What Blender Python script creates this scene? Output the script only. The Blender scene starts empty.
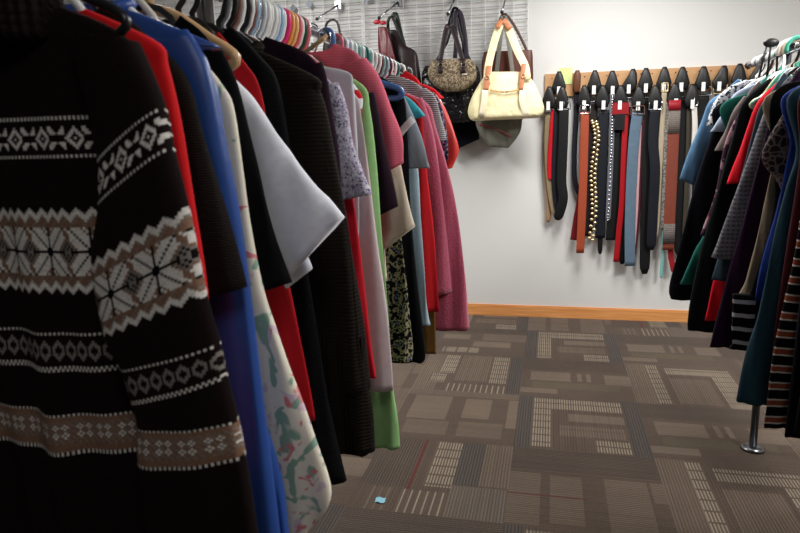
import bpy, bmesh, math, random
from mathutils import Vector, Matrix
random.seed(7)
SC = bpy.context.scene
COL = SC.collection
PI = math.pi

# ------------------------------------------------------------------ camera
FPX = 639.81
CH = 1.4025                         # eye height
PITCH, YAW, ROLL = [math.radians(a) for a in (11.281, -13.3985, -1.5437)]
FW = Vector((math.sin(YAW)*math.cos(PITCH), math.cos(YAW)*math.cos(PITCH), -math.sin(PITCH)))
R0 = Vector((math.cos(YAW), -math.sin(YAW), 0)); U0 = R0.cross(FW)
RR = math.cos(ROLL)*R0 + math.sin(ROLL)*U0
UU = -math.sin(ROLL)*R0 + math.cos(ROLL)*U0
cam_d = bpy.data.cameras.new('camera'); cam = bpy.data.objects.new('camera', cam_d); COL.objects.link(cam)
cam.matrix_world = Matrix(((RR.x, UU.x, -FW.x, 0), (RR.y, UU.y, -FW.y, 0), (RR.z, UU.z, -FW.z, CH), (0, 0, 0, 1)))
cam_d.sensor_width = 36; cam_d.lens = 36*FPX/800; cam_d.clip_start = .02
cam_d.dof.use_dof = True; cam_d.dof.focus_distance = 3.6; cam_d.dof.aperture_fstop = 8
SC.camera = cam

# ------------------------------------------------------------------ world, light, exposure
w = bpy.data.worlds.new('world'); SC.world = w; w.use_nodes = True
w.node_tree.nodes['Background'].inputs[0].default_value = (.55, .6, .7, 1)
w.node_tree.nodes['Background'].inputs[1].default_value = .05
SC.view_settings.view_transform = 'Standard'; SC.view_settings.look = 'None'
SC.view_settings.gamma = 1; SC.view_settings.use_curve_mapping = False
SC.view_settings.exposure = 0.0
CEIL = 2.75
LIGHTS = [(.35, 3.6, 57), (1.9, 1.95, 100), (-2.0, 3.5, 56), (.35, -.7, 9)]   # x, y, watts; last two added to brighten the grid and garment fronts
def area(x, y, z, sx, sy, pw, col=(1, .985, .96)):
    l = bpy.data.lights.new('ceiling_lamp', 'AREA'); l.shape = 'RECTANGLE'; l.size = sx; l.size_y = sy
    l.energy = pw; l.color = col
    o = bpy.data.objects.new('ceiling_lamp', l); COL.objects.link(o); o.location = (x, y, z)
    return o
for (x, y, pw) in LIGHTS: area(x, y, CEIL-.035, .55, 1.15, pw)

# ------------------------------------------------------------------ helpers
def ray(px, py): return ((px-400)/FPX)*RR + ((266.5-py)/FPX)*UU + FW
def at(px, py, y):
    d = ray(px, py); t = y/d.y
    return Vector((t*d.x, y, CH+t*d.z))
def on_floor(px, py):
    d = ray(px, py); t = -CH/d.z
    return Vector((t*d.x, t*d.y, 0))
def y_on_line(px, x, z):             # distance along a rail at which it crosses a picture column
    lo, hi = .5, 6
    for _ in range(40):
        m = (lo+hi)/2; d = Vector((x, m, z-CH)); q = 400+FPX*d.dot(RR)/d.dot(FW)
        if (q < px) == (x < 0): lo = m
        else: hi = m
    return lo

def mesh(name, V, F, mat, parent=None, smooth=True, loc=None):
    me = bpy.data.meshes.new(name); me.from_pydata([tuple(v) for v in V], [], F); me.validate()
    if smooth: me.polygons.foreach_set('use_smooth', [True]*len(me.polygons))
    if mat: me.materials.append(mat)
    bm = bmesh.new(); bm.from_mesh(me); bmesh.ops.recalc_face_normals(bm, faces=bm.faces); bm.to_mesh(me); bm.free()
    o = bpy.data.objects.new(name, me); COL.objects.link(o)
    if parent: o.parent = parent
    if loc is not None: o.location = loc
    return o
def tag(o, label, cat=None, group=None, kind=None):
    if label: o['label'] = label
    if cat: o['category'] = cat
    if group: o['group'] = group
    if kind: o['kind'] = kind
    return o
def thing(name, label, cat, loc, group=None):
    o = bpy.data.objects.new(name, None); COL.objects.link(o); o.location = loc; o.empty_display_size = .05
    return tag(o, label, cat, group)
class MB:
    """collects boxes, tubes and ribbons into one mesh"""
    def __init__(s): s.V = []; s.F = []
    def add(s, V, F):
        n = len(s.V); s.V += [Vector(v) for v in V]; s.F += [tuple(i+n for i in f) for f in F]
    def box(s, a, b):
        x0, y0, z0 = a; x1, y1, z1 = b
        s.add([(x0,y0,z0),(x1,y0,z0),(x1,y1,z0),(x0,y1,z0),(x0,y0,z1),(x1,y0,z1),(x1,y1,z1),(x0,y1,z1)],
              [(0,3,2,1),(4,5,6,7),(0,1,5,4),(1,2,6,5),(2,3,7,6),(3,0,4,7)])
    def tube(s, P, r, n=10, closed=False):
        P = [Vector(p) for p in P]; N = len(P); rs = r if isinstance(r, (list, tuple)) else [r]*N
        V = []; up = None
        for i in range(N):
            a = P[(i-1) % N] if (closed or i > 0) else P[i]; b = P[(i+1) % N] if (closed or i < N-1) else P[i]
            t = (b-a).normalized()
            if up is None: up = t.orthogonal().normalized()
            up = (up - t*up.dot(t)).normalized(); sd = t.cross(up)
            for k in range(n):
                c = 2*PI*k/n; V.append(P[i] + rs[i]*(math.cos(c)*up + math.sin(c)*sd))
        F = []
        for i in range(N if closed else N-1):
            j = (i+1) % N
            for k in range(n):
                l = (k+1) % n; F.append((i*n+k, i*n+l, j*n+l, j*n+k))
        if not closed: F.append(tuple(range(n))[::-1]); F.append(tuple((N-1)*n+k for k in range(n)))
        s.add(V, F)
    def ribbon(s, P, width, th, side=None):
        """strap along P, wide along side"""
        P = [Vector(p) for p in P]; N = len(P); ws = width if isinstance(width, (list, tuple)) else [width]*N
        V = []
        for i in range(N):
            t = (P[min(i+1, N-1)] - P[max(i-1, 0)]).normalized()
            sd = Vector(side[i] if isinstance(side, list) else (side or (1, 0, 0)))
            sd = (sd - t*sd.dot(t)).normalized(); nn = t.cross(sd)
            for (a, b) in ((-1,-.6),(-.85,-1),(.85,-1),(1,-.6),(1,.6),(.85,1),(-.85,1),(-1,.6)):
                V.append(P[i] + sd*a*ws[i]/2 + nn*b*th/2)
        F = []
        for i in range(N-1):
            for k in range(8): l = (k+1) % 8; F.append((i*8+k, i*8+l, i*8+8+l, i*8+8+k))
        F.append(tuple(range(8))[::-1]); F.append(tuple((N-1)*8+k for k in range(8)))
        s.add(V, F)
    def cyl(s, a, b, r, n=20): s.tube([a, b], r, n)
    def ball(s, c, r, n=10, sc=(1, 1, 1)):
        V = []; F = []
        for i in range(n+1):
            th = PI*i/n
            for k in range(n*2):
                ph = PI*k/n; V.append((c[0]+r*sc[0]*math.sin(th)*math.cos(ph), c[1]+r*sc[1]*math.sin(th)*math.sin(ph), c[2]+r*sc[2]*math.cos(th)))
        m = n*2
        for i in range(n):
            for k in range(m): l = (k+1) % m; F.append((i*m+k, i*m+l, (i+1)*m+l, (i+1)*m+k))
        s.add(V, F)
    def build(s, name, mat, parent=None, smooth=True, loc=None):
        if parent is not None and loc is None:
            o = Vector(parent.location); s.V = [v-o for v in s.V]
        return mesh(name, s.V, s.F, mat, parent, smooth, loc)

def smooth_path(P, m):
    """Catmull-Rom through tuples, m samples"""
    n = len(P); out = []
    for k in range(m):
        t = k/(m-1)*(n-1); i = min(int(t), n-2); f = t-i
        a, b, c, d = P[max(i-1, 0)], P[i], P[i+1], P[min(i+2, n-1)]
        out.append(tuple(.5*((2*q) + (-p+r)*f + (2*p-5*q+4*r-s_)*f*f + (-p+3*q-3*r+s_)*f**3) for p, q, r, s_ in zip(a, b, c, d)))
    return out

# ------------------------------------------------------------------ materials
def srgb(r, g, b): return tuple(((c/255)/12.92 if c/255 <= .04045 else ((c/255+.055)/1.055)**2.4) for c in (r, g, b))
class N:
    def __init__(s, name, rough=.8, metal=0, sheen=0, spec=.5):
        s.m = bpy.data.materials.new(name); s.m.use_nodes = True; s.t = s.m.node_tree; s.p = s.t.nodes['Principled BSDF']
        s.p.inputs['Roughness'].default_value = rough; s.p.inputs['Metallic'].default_value = metal
        s.p.inputs['Specular IOR Level'].default_value = spec
        if sheen: s.p.inputs['Sheen Weight'].default_value = sheen; s.p.inputs['Sheen Roughness'].default_value = .5
        s.tc = s.t.nodes.new('ShaderNodeTexCoord').outputs['Object']
    def node(s, kind, **kw):
        n = s.t.nodes.new(kind)
        for k, v in kw.items(): setattr(n, k, v)
        return n
    def link(s, a, b): s.t.links.new(a, b)
    def mapping(s, sc=(1, 1, 1), rot=(0, 0, 0), loc=(0, 0, 0)):
        n = s.node('ShaderNodeMapping'); n.inputs['Scale'].default_value = sc; n.inputs['Rotation'].default_value = rot; n.inputs['Location'].default_value = loc
        s.link(s.tc, n.inputs['Vector']); return n.outputs[0]
    def noise(s, scale, detail=3, vec=None, rough=.5):
        n = s.node('ShaderNodeTexNoise'); n.inputs['Scale'].default_value = scale; n.inputs['Detail'].default_value = detail
        n.inputs['Roughness'].default_value = rough; s.link(vec or s.tc, n.inputs['Vector']); return n.outputs['Fac']
    def vor(s, scale, vec=None, out='Distance', feature='F1'):
        n = s.node('ShaderNodeTexVoronoi', feature=feature); n.inputs['Scale'].default_value = scale; s.link(vec or s.tc, n.inputs['Vector']); return n.outputs[out]
    def wave(s, scale, axis='Z', dist=0, dscale=1, prof='SIN', vec=None):
        n = s.node('ShaderNodeTexWave', bands_direction=axis, wave_profile=prof); n.inputs['Scale'].default_value = scale
        n.inputs['Distortion'].default_value = dist; n.inputs['Detail Scale'].default_value = dscale; s.link(vec or s.tc, n.inputs['Vector']); return n.outputs['Fac']
    def ramp(s, fac, stops, const=False):
        n = s.node('ShaderNodeValToRGB'); r = n.color_ramp
        if const: r.interpolation = 'CONSTANT'
        while len(r.elements) < len(stops): r.elements.new(.5)
        for e, (p, c) in zip(r.elements, stops): e.position = p; e.color = (*c, 1)
        s.link(fac, n.inputs[0]); return n.outputs[0]
    def mix(s, fac, a, b, mode='MIX'):
        n = s.node('ShaderNodeMix', data_type='RGBA', blend_type=mode)
        for i, v in ((0, fac), (6, a), (7, b)):
            if isinstance(v, (int, float)): n.inputs[i].default_value = v
            elif isinstance(v, tuple): n.inputs[i].default_value = (*v, 1)
            else: s.link(v, n.inputs[i])
        return n.outputs[2]
    def color(s, c):
        if isinstance(c, tuple): s.p.inputs['Base Color'].default_value = (*c, 1)
        else: s.link(c, s.p.inputs['Base Color'])
    def bump(s, h, strength=.3, dist=.002):
        n = s.node('ShaderNodeBump'); n.inputs['Strength'].default_value = strength; n.inputs['Distance'].default_value = dist
        s.link(h, n.inputs['Height']); s.link(n.outputs[0], s.p.inputs['Normal'])
CACHE = {}
def var(c, k): return tuple(min(1, max(0, v*k)) for v in c)
def fabric(kind, *cs, sheen=.0, rough=.92, scale=1.0):
    """cs: sRGB 0-255 triples"""
    key = (kind, cs, sheen, rough, scale)
    if key in CACHE: return CACHE[key]
    c = [srgb(*q) for q in cs]
    c = [var(q, .6) if max(q) < .035 else q for q in c]
    m = N('fabric_'+kind, rough=rough, sheen=sheen, spec=.12 if max(c[0]) < .03 else .25)
    if kind == 'plain':
        m.color(m.mix(m.noise(60, 4), var(c[0], .88), var(c[0], 1.12))); m.bump(m.noise(450, 2), .25, .0012)
    elif kind == 'satin':
        m.p.inputs['Roughness'].default_value = .42; m.p.inputs['Specular IOR Level'].default_value = .5
        m.color(m.mix(m.noise(8, 3), var(c[0], .85), var(c[0], 1.15))); m.bump(m.noise(14, 2), .3, .01)
    elif kind == 'knit':
        m.color(m.mix(m.noise(90, 4), var(c[0], .7), var(c[0], 1.3)))
        m.bump(m.wave(90*scale, 'Z', 3, 3), .7, .003)
    elif kind == 'cable':            # horizontal ridges
        m.color(m.mix(m.wave(40*scale, 'Z', 1.5, 2), var(c[0], .88), var(c[0], 1.15))); m.bump(m.wave(40*scale, 'Z', 1.5, 2), .35, .003)
    elif kind == 'rib':
        m.color(m.mix(m.wave(36*scale, 'X', .6, 2), var(c[0], .7), var(c[0], 1.25))); m.bump(m.wave(36*scale, 'X', .6, 2), .8, .005)
    elif kind == 'fuzzy':
        m.color(m.mix(m.noise(120, 5, rough=.7), var(c[0], .6), var(c[0], 1.35))); m.bump(m.noise(160, 4, rough=.7), .9, .006)
    elif kind == 'floral':           # ground, leaf, flower, shade
        g = m.mapping((1, 1, .8)); col = m.mix(m.noise(7, 2), c[0], var(c[0], .93))
        def spots(scale, thr, cc, base, off):
            v = m.mapping((1, .7, .75), loc=off); n = m.node('ShaderNodeTexNoise'); n.inputs['Scale'].default_value = scale; n.inputs['Detail'].default_value = 2.5; n.inputs['Distortion'].default_value = .9
            m.link(v, n.inputs['Vector']); f = m.ramp(n.outputs['Fac'], [(thr, (0,0,0)), (thr+.035, (1,1,1))])
            return m.mix(f, base, cc)
        col = spots(13*scale, .60, c[3], col, (3, 1, 9)); col = spots(11*scale, .565, c[1], col, (1, 5, 2)); col = spots(16*scale, .61, c[2], col, (7, 2, 4))
        m.color(col); m.bump(m.noise(300, 2), .2, .001)
    elif kind == 'print':            # small all-over print, three colours
        v = m.vor(150*scale, out='Color'); sep = m.node('ShaderNodeSeparateColor'); m.link(v, sep.inputs[0])
        cc = c + [c[0]]*(4-len(c))
        m.color(m.ramp(sep.outputs[0], [(0, cc[0]), (.45, cc[1]), (.7, cc[2]), (.88, cc[3])], True)); m.bump(m.noise(300, 2), .2, .001)
    elif kind == 'blotch':           # larger print
        n = m.noise(26*scale, 3); cc = c + [c[0]]*(4-len(c))
        m.color(m.ramp(n, [(0, cc[0]), (.47, cc[1]), (.56, cc[2]), (.64, cc[3])], True)); m.bump(m.noise(300, 2), .2, .001)
    elif kind == 'stripe':
        m.color(m.ramp(m.wave(9*scale, 'Z', .4, 1), [(0, c[0]), (.55, c[1])] + ([(.8, c[2])] if len(c) > 2 else []), True)); m.bump(m.noise(300, 2), .2, .001)
    elif kind == 'vstripe':
        m.color(m.ramp(m.wave(14*scale, 'X', .2, 1), [(0, c[0]), (.6, c[1])], False)); m.bump(m.noise(300, 2), .2, .001)
    elif kind == 'plaid':
        a = m.wave(16*scale, 'Z', .3, 1); b = m.wave(16*scale, 'X', .3, 1)
        col = m.mix(m.ramp(a, [(.3, (0,0,0)), (.7, (1,1,1))]), c[0], c[1]); col = m.mix(m.ramp(b, [(.35, (0,0,0)), (.75, (.6,.6,.6))]), col, c[1]); m.color(m.mix(m.noise(120, 3), col, var(c[0], .8)))
        m.bump(m.noise(300, 2), .2, .001)
    elif kind == 'denim':
        m.color(m.mix(m.noise(18, 5, rough=.7), var(c[0], .75), var(c[0], 1.25))); m.bump(m.wave(260, 'DIAGONAL'), .3, .001)
    elif kind == 'lace':
        v = m.vor(42*scale, feature='DISTANCE_TO_EDGE'); m.color(m.ramp(v, [(.0, c[0]), (.16, c[1])])); m.bump(v, .6, .004)
    CACHE[key] = m.m; return m.m
def plain(name, c, rough=.5, metal=0, spec=.5, nz=0, bump=0):
    key = (name, c, rough, metal, nz)
    if key in CACHE: return CACHE[key]
    m = N(name, rough=rough, metal=metal, spec=spec); c = srgb(*c)
    m.color(m.mix(m.noise(nz or 25, 3), var(c, .9), var(c, 1.08)))
    if bump: m.bump(m.noise(nz or 25, 4), bump, .003)
    CACHE[key] = m.m; return m.m
CHROME = plain('chrome', (205, 208, 212), .16, 1)
STEEL = plain('steel_grey', (120, 122, 125), .3, 1)
BLACKP = plain('black_plastic', (9, 9, 10), .45)
GOLD = plain('gold_metal', (228, 204, 158), .3, .9)
WHITEP = plain('white_paper', (238, 238, 236), .6)
DARKMETAL = plain('dark_metal', (45, 45, 48), .3, .9)
def leather(c, rough=.42): return plain('leather', c, rough, 0, .3, 55, .25)
def plastic(c): return plain('hanger_plastic', c, .3)

# ------------------------------------------------------------------ setting
WY = 4.98
TS = .61; GX, GY = -.1457, 2.7646    # carpet tile size and grid origin
mw = N('painted_wall', rough=.75, spec=.3); mw.color(mw.mix(mw.noise(1.4, 3), (.66, .655, .64), (.70, .695, .68))); mw.bump(mw.noise(220, 3), .12, .001)
def slab(name, a, b, mat):
    m = MB(); m.box(a, b); return tag(m.build(name, mat, smooth=False), None, kind='structure')
XL, XR, YB = -4.2, 4.2, -2.6
slab('wall_back', (XL-.15, WY, 0), (XR+.15, WY+.15, CEIL), mw.m)
slab('wall_left', (XL-.15, YB, 0), (XL, WY, CEIL), mw.m)
slab('wall_right', (XR, YB, 0), (XR+.15, WY, CEIL), mw.m)
mc = N('ceiling_tile', rough=.9); mc.color(mc.mix(mc.noise(60, 4), (.55, .55, .54), (.62, .62, .61)))
slab('ceiling', (XL-.15, YB, CEIL), (XR+.15, WY+.15, CEIL+.1), mc.m)
mb = N('oak_trim', rough=.45); v = mb.mapping((1.2, 8, 26)); mb.color(mb.ramp(mb.noise(3.2, 5, v), [(.3, srgb(206, 134, 72)), (.7, srgb(232, 166, 104))])); mb.bump(mb.noise(3, 5, v), .1, .002)
m = MB(); m.box((XL, WY-.014, 0), (XR, WY, .082)); m.box((XL, WY-.010, .082), (XR, WY, .09))
tag(m.build('baseboard_back', mb.m, smooth=False), None, kind='structure')

# carpet: tiles of loop pile laid a quarter turn to one another
BASE = srgb(84, 70, 59); BASE2 = srgb(74, 61, 52); DARK = srgb(60, 51, 45); BLUE = srgb(78, 71, 68); TAN = srgb(106, 92, 79); CREAM = srgb(142, 131, 115); RED = srgb(88, 34, 30); GREEN = srgb(84, 78, 58)
DES = {
 'A': [('ribs', .0,.34,0,.7,BASE,DARK), ('line', .335,.35,0,1,RED,0), ('dash', .44,.62,0,.66,CREAM,BASE), ('ribs', .62,.80,0,.62,BLUE,DARK), ('ribs', .8,1,0,.6,TAN,BASE),
       ('dashlong', .08,.24,.72,1,TAN,BASE), ('dashlong', .3,.62,.72,1,CREAM,BASE), ('ribs', .62,1,.62,1,BLUE,TAN)],
 'D': [('ribs', 0,.12,0,1,BLUE,DARK), ('dash', .12,.85,.05,.27,CREAM,BASE), ('dash', .12,.28,.27,.95,CREAM,BASE), ('solid', .42,.85,.33,.48,TAN,0), ('dash', .34,.84,.56,.76,TAN,BASE), ('dash', .6,.85,.8,.98,CREAM,BASE), ('ribs', .86,1,0,1,BLUE,DARK)],
 'F': [('ribs', 0,.2,0,1,BASE,TAN), ('dash', .2,.34,0,.55,CREAM,BASE), ('dash', .13,.27,.58,.8,CREAM,BASE), ('ribs', .36,.68,0,.72,TAN,BASE), ('dash', .7,.86,0,.78,CREAM,BASE), ('dashlong', .3,.85,.82,1,CREAM,BASE), ('ribs', .87,1,0,1,BLUE,DARK)],
 'G': [('ribs', 0,.2,0,1,BASE,TAN), ('dash', .2,.3,0,.98,CREAM,BASE), ('dash', .36,.76,.08,.28,CREAM,BASE), ('ribs', .36,.72,.35,.95,TAN,BASE), ('dash', .76,.95,.08,1,CREAM,BASE)],
 'B': [('ribs', 0,.32,0,1,DARK,BASE), ('ribs', .36,.98,0,.2,TAN,BASE), ('ribs', .38,.95,.28,.48,TAN,BASE), ('ribs', .36,.98,.62,.9,TAN,BASE), ('ribs', .36,.6,.92,1,TAN,BASE), ('line', .64,.65,0,.5,RED,0)],
 'C': [('ribs', 0,.12,0,1,BASE,TAN), ('solid', .14,.62,.08,.42,TAN,0), ('solid', .16,.56,.54,.78,TAN,0), ('solid', .14,.7,.92,1,TAN,0), ('ribs', .66,.9,.1,.45,TAN,BASE), ('ribs', .64,.9,.55,.9,TAN,BASE)],
 'E': [('ribs', 0,.32,0,1,DARK,BASE), ('solid', .36,.6,.08,.46,TAN,0), ('solid', .38,.58,.52,.56,TAN,0), ('solid', .38,.58,.6,.64,TAN,0), ('solid', .38,.62,.78,1,TAN,0), ('solid', .8,.92,0,.34,TAN,0), ('ribs', .64,.78,.1,.9,BASE,GREEN)],
 'H': [('ribs', 0,.2,0,1,BASE,DARK), ('solid', .26,.44,.05,.36,TAN,0), ('solid', .5,.7,.42,.84,TAN,0), ('dash', .74,.9,.1,.5,CREAM,BASE), ('ribs', .2,.45,.5,1,BASE,TAN)],
}
PLAN = {(-1,-1):'A', (0,-1):'B', (-1,0):'C', (0,0):'D', (0,1):'E', (-1,1):'F', (1,1):'G', (0,2):'D', (1,2):'E', (-1,2):'H', (1,0):'E', (1,-1):'G', (0,-2):'D', (2,0):'G'}
def carpet():
    V = []; F = []; C = []; rnd = random.Random(3)
    NR, NS = 96, 48
    def quad(x0, y0, x1, y1, c):
        n = len(V); V.extend([(x0,y0,0),(x1,y0,0),(x1,y1,0),(x0,y1,0)]); F.append((n,n+1,n+2,n+3)); C.append(c)
    U0_, U1_, V0_, V1_ = -4, 5, -3, 4
    for iu in range(U0_, U1_):
        for iv in range(V0_, V1_):
            vert = (iu+iv) % 2 == 0
            d = PLAN.get((iu, iv)) or rnd.choice('AFGD' if vert else 'BCEH')
            x0 = GX+iu*TS; y0 = GY+iv*TS; far = min(y0+TS, WY+.02)
            for i in range(NR):
                a = (i+.5)/NR; odd = i % 2; run = None
                jit = 1-.12*(rnd.random() < .3)
                for j in range(NS+1):
                    b = (j+.5)/NS; c = BASE if odd else BASE2
                    if j < NS:
                        for (k, a0, a1, b0, b1, c1, c2) in DES[d]:
                            if a0 <= a < a1 and b0 <= b < b1:
                                if k == 'solid': c = c1 if odd else var(c1, .9)
                                elif k == 'line': c = c1
                                elif k == 'ribs': c = c1 if odd else c2
                                elif k == 'dash': c = (c1 if odd else c2) if j % 6 else c2
                                elif k == 'dashlong': c = c1 if i % 5 == 1 else c2
                        c = var(c, jit)
                    else: c = None
                    if run and run[1] == c: continue
                    if run:
                        A0, A1, B0, B1 = i/NR, (i+1)/NR, run[0]/NS, j/NS
                        if vert: q = (x0+A0*TS, y0+(1-B1)*TS, x0+A1*TS, y0+(1-B0)*TS)
                        else: q = (x0+B0*TS, y0+(1-A1)*TS, x0+B1*TS, y0+(1-A0)*TS)
                        if q[1] <= WY+.02: quad(*q, run[1])
                    run = (j, c)
    xa, xb, ya, yb = GX+U0_*TS, GX+U1_*TS, GY+V0_*TS, GY+V1_*TS
    quad(XL, YB, XR, ya, BASE); quad(XL, ya, xa, WY+.02, BASE); quad(xb, ya, XR, WY+.02, BASE)
    me = bpy.data.meshes.new('floor'); me.from_pydata(V, [], F)
    at_ = me.color_attributes.new('pattern', 'FLOAT_COLOR', 'CORNER'); buf = []
    for c in C: buf += [*c, 1]*4
    at_.data.foreach_set('color', buf)
    n = N('carpet', rough=.95, sheen=.1, spec=.2); ca = n.node('ShaderNodeVertexColor', layer_name='pattern')
    col = n.mix(1.0, ca.outputs[0], n.ramp(n.noise(330, 3, rough=.7), [(.34, (.45,.45,.45)), (.66, (1.45,1.43,1.4))]), 'MULTIPLY')
    col = n.mix(1.0, col, n.ramp(n.noise(2.2, 4), [(.3, (.85,.85,.85)), (.7, (1.08,1.08,1.08))]), 'MULTIPLY')
    n.color(col); n.bump(n.noise(300, 3, rough=.7), .8, .004); me.materials.append(n.m)
    o = bpy.data.objects.new('floor', me); COL.objects.link(o); tag(o, None, kind='structure')
carpet()

# ceiling light fixtures
em = bpy.data.materials.new('light_diffuser'); em.use_nodes = True; em.node_tree.nodes['Principled BSDF'].inputs['Emission Color'].default_value = (1, .98, .95, 1)
em.node_tree.nodes['Principled BSDF'].inputs['Emission Strength'].default_value = 2
for (x, y, pw), lb in zip(LIGHTS, ('above the aisle end by the back wall', 'above the aisle between the racks', 'added left of the rack to brighten the wire grid', 'added behind the near rack end to brighten garment fronts')):
    t = thing('ceiling_light', 'recessed rectangular fluorescent ceiling light ' + lb, 'ceiling light', (x, y, CEIL-.03), 'fluorescent ceiling lights')
    m = MB(); a, b = .3, .6
    for q in (((x-a, y-b, CEIL-.03), (x-a+.02, y+b, CEIL)), ((x+a-.02, y-b, CEIL-.03), (x+a, y+b, CEIL)), ((x-a, y-b, CEIL-.03), (x+a, y-b+.02, CEIL)), ((x-a, y+b-.02, CEIL-.03), (x+a, y+b, CEIL))): m.box(*q)
    m.build('frame', WHITEP, t, False)
    m = MB(); m.box((x-a+.02, y-b+.02, CEIL-.02), (x+a-.02, y+b-.02, CEIL-.005)); m.build('diffuser', em, t, False)

# ------------------------------------------------------------------ racks
RZ = 1.70; RXL, RXR = -.65, .90
def tube_rack(name, label, x, y0, y1, posts, foot=True):
    t = thing(name, label, 'clothing rack', (x, posts[-1], 0))
    m = MB(); m.tube([(x, y0, RZ), (x, y1, RZ)], .0145, 16); m.build('rail', CHROME, t)
    m = MB(); m.ball((x, y1, RZ), .017, 8); m.build('end_cap', BLACKP, t)
    for py in posts:
        m = MB(); m.tube([(x, py, .012), (x, py, RZ-.012)], .016, 16); m.build('post', CHROME if x < 0 else STEEL, t)
        m = MB(); m.tube([(x, py, 0), (x, py, .012), (x, py, .018)], [.048, .048, .02], 24); m.build('foot', STEEL, t)
    return t
tube_rack('clothing_rack', 'long chrome clothing rack on the left, packed with hanging clothes', RXL, -.1, 2.95, (.25, 1.178))
fp = on_floor(748, 449)
tube_rack('clothing_rack', 'grey metal clothing rack on the right with a round foot on the carpet', RXR, .9, 3.45, (1.1, fp.y))

# ------------------------------------------------------------------ hangers
HN = {'white': (232, 232, 230), 'clear': (205, 210, 215), 'black': (20, 20, 22), 'brown': (120, 78, 70), 'blue': (60, 105, 165), 'light blue': (150, 185, 215), 'pink': (238, 40, 125),
      'orange': (235, 165, 85), 'peach': (235, 190, 130), 'dark green': (20, 70, 50), 'teal': (50, 120, 115), 'rose': (225, 110, 125), 'maroon': (95, 20, 40), 'grey': (125, 128, 132),
      'tan': (215, 175, 130), 'grey green': (130, 165, 160), 'mint': (90, 190, 165), 'cream': (222, 212, 200), 'red': (190, 30, 35)}
USED = []
def free_y(y, gap=.0125):
    for k in range(60):
        for c in (y+k*.002, y-k*.002):
            if all(abs(c-u) > gap for u in USED): return c
    return y
def hanger(x, y, colour, label, group, hook=None, hw=.2, drop=.165, r=.0056, R=.021):
    t = thing('clothes_hanger', label, 'clothes hanger', (x, y, RZ-drop-.03), group)
    pm = plastic(HN[colour])
    if x < 0: USED.append(y)
    m = MB(); P = []
    for k in range(13):
        a = PI*1.12 - k/12*PI*1.1
        P.append((x+R*math.cos(a), y, RZ+R*math.sin(a)-.0015))
    P += [(x+R*.96, y, RZ-.02), (x+R*.5, y, RZ-.048), (x, y, RZ-.06), (x, y, RZ-.085)]
    m.tube(P, r if hook is None else .0022, 8); m.build('hook', hook or pm, t)
    m = MB(); zt = RZ-.08; zb = RZ-drop
    P = smooth_path([(0, zt+.004), (.05, zt-.012), (hw*.7, zb+.02), (hw-.015, zb+.002), (hw, zb-.014), (hw-.015, zb-.026)], 14)
    loop = [(x+a, y, b) for a, b in P] + [(x+a, y, zb-.028) for a in (hw*.5, 0, -hw*.5)] + [(x-a, y, b) for a, b in P[::-1]][:-1]
    m.tube(loop, r, 8, closed=True); m.build('frame', pm, t)
    return t

# ------------------------------------------------------------------ garments
def loft(rows, M=26, NN=36, lam=.1, amp=.0, ph=0, q=.55, p=.8, yoff=0, rc=None, wob=0, bend=None, dip=None):
    """rows: (outer x, outer z, inner x, inner z, half thickness)"""
    RW = smooth_path(rows, M); V = []; F = []; UV = []
    for i, (ox, oz, ix, iz, ht) in enumerate(RW):
        v = i/(M-1)
        for k in range(NN):
            a = 2*PI*(k+.5)/NN; c, s = math.cos(a), math.sin(a)
            cc = math.copysign(abs(c)**p, c); ss = math.copysign(abs(s)**q, s)
            u = (cc+1)/2; x = ix+(ox-ix)*u; z = iz+(oz-iz)*u
            A = amp*(v**.8)
            y = yoff + ss*ht + A*math.sin(2*PI*x/lam+ph+2*v) + A*.5*math.sin(2*PI*x/(lam*.43)+ph*2.3-3*v)
            if wob: x += wob*v*math.sin(ph+9*v+2*ss)*(.3+.7*abs(cc))
            if dip:
                e = max(0, 1-(x/dip[0])**2)*max(0, 1-v/.16); z -= dip[1]*e
            if bend: y += bend(u, v)
            V.append((x, y, z)); UV.append((u, v, ss))
    for i in range(M-1):
        for k in range(NN):
            l = (k+1) % NN; F.append((i*NN+k, i*NN+l, (i+1)*NN+l, (i+1)*NN+k))
    F.append(tuple(range(NN))[::-1]); F.append(tuple((M-1)*NN+k for k in range(NN)))
    return V, F
RACK = {'L': (RXL, 1), 'R': (RXR, -1)}
def loc_edge(side, y, pts):
    x0, s = RACK[side]; out = []
    for p_ in pts:
        if p_[0] == 'w': out.append((p_[1], p_[2]))
        else:
            q = at(p_[0], p_[1], y); out.append(((q.x-x0)*s, q.z))
    return out
DBG = []
CT = [0]
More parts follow.
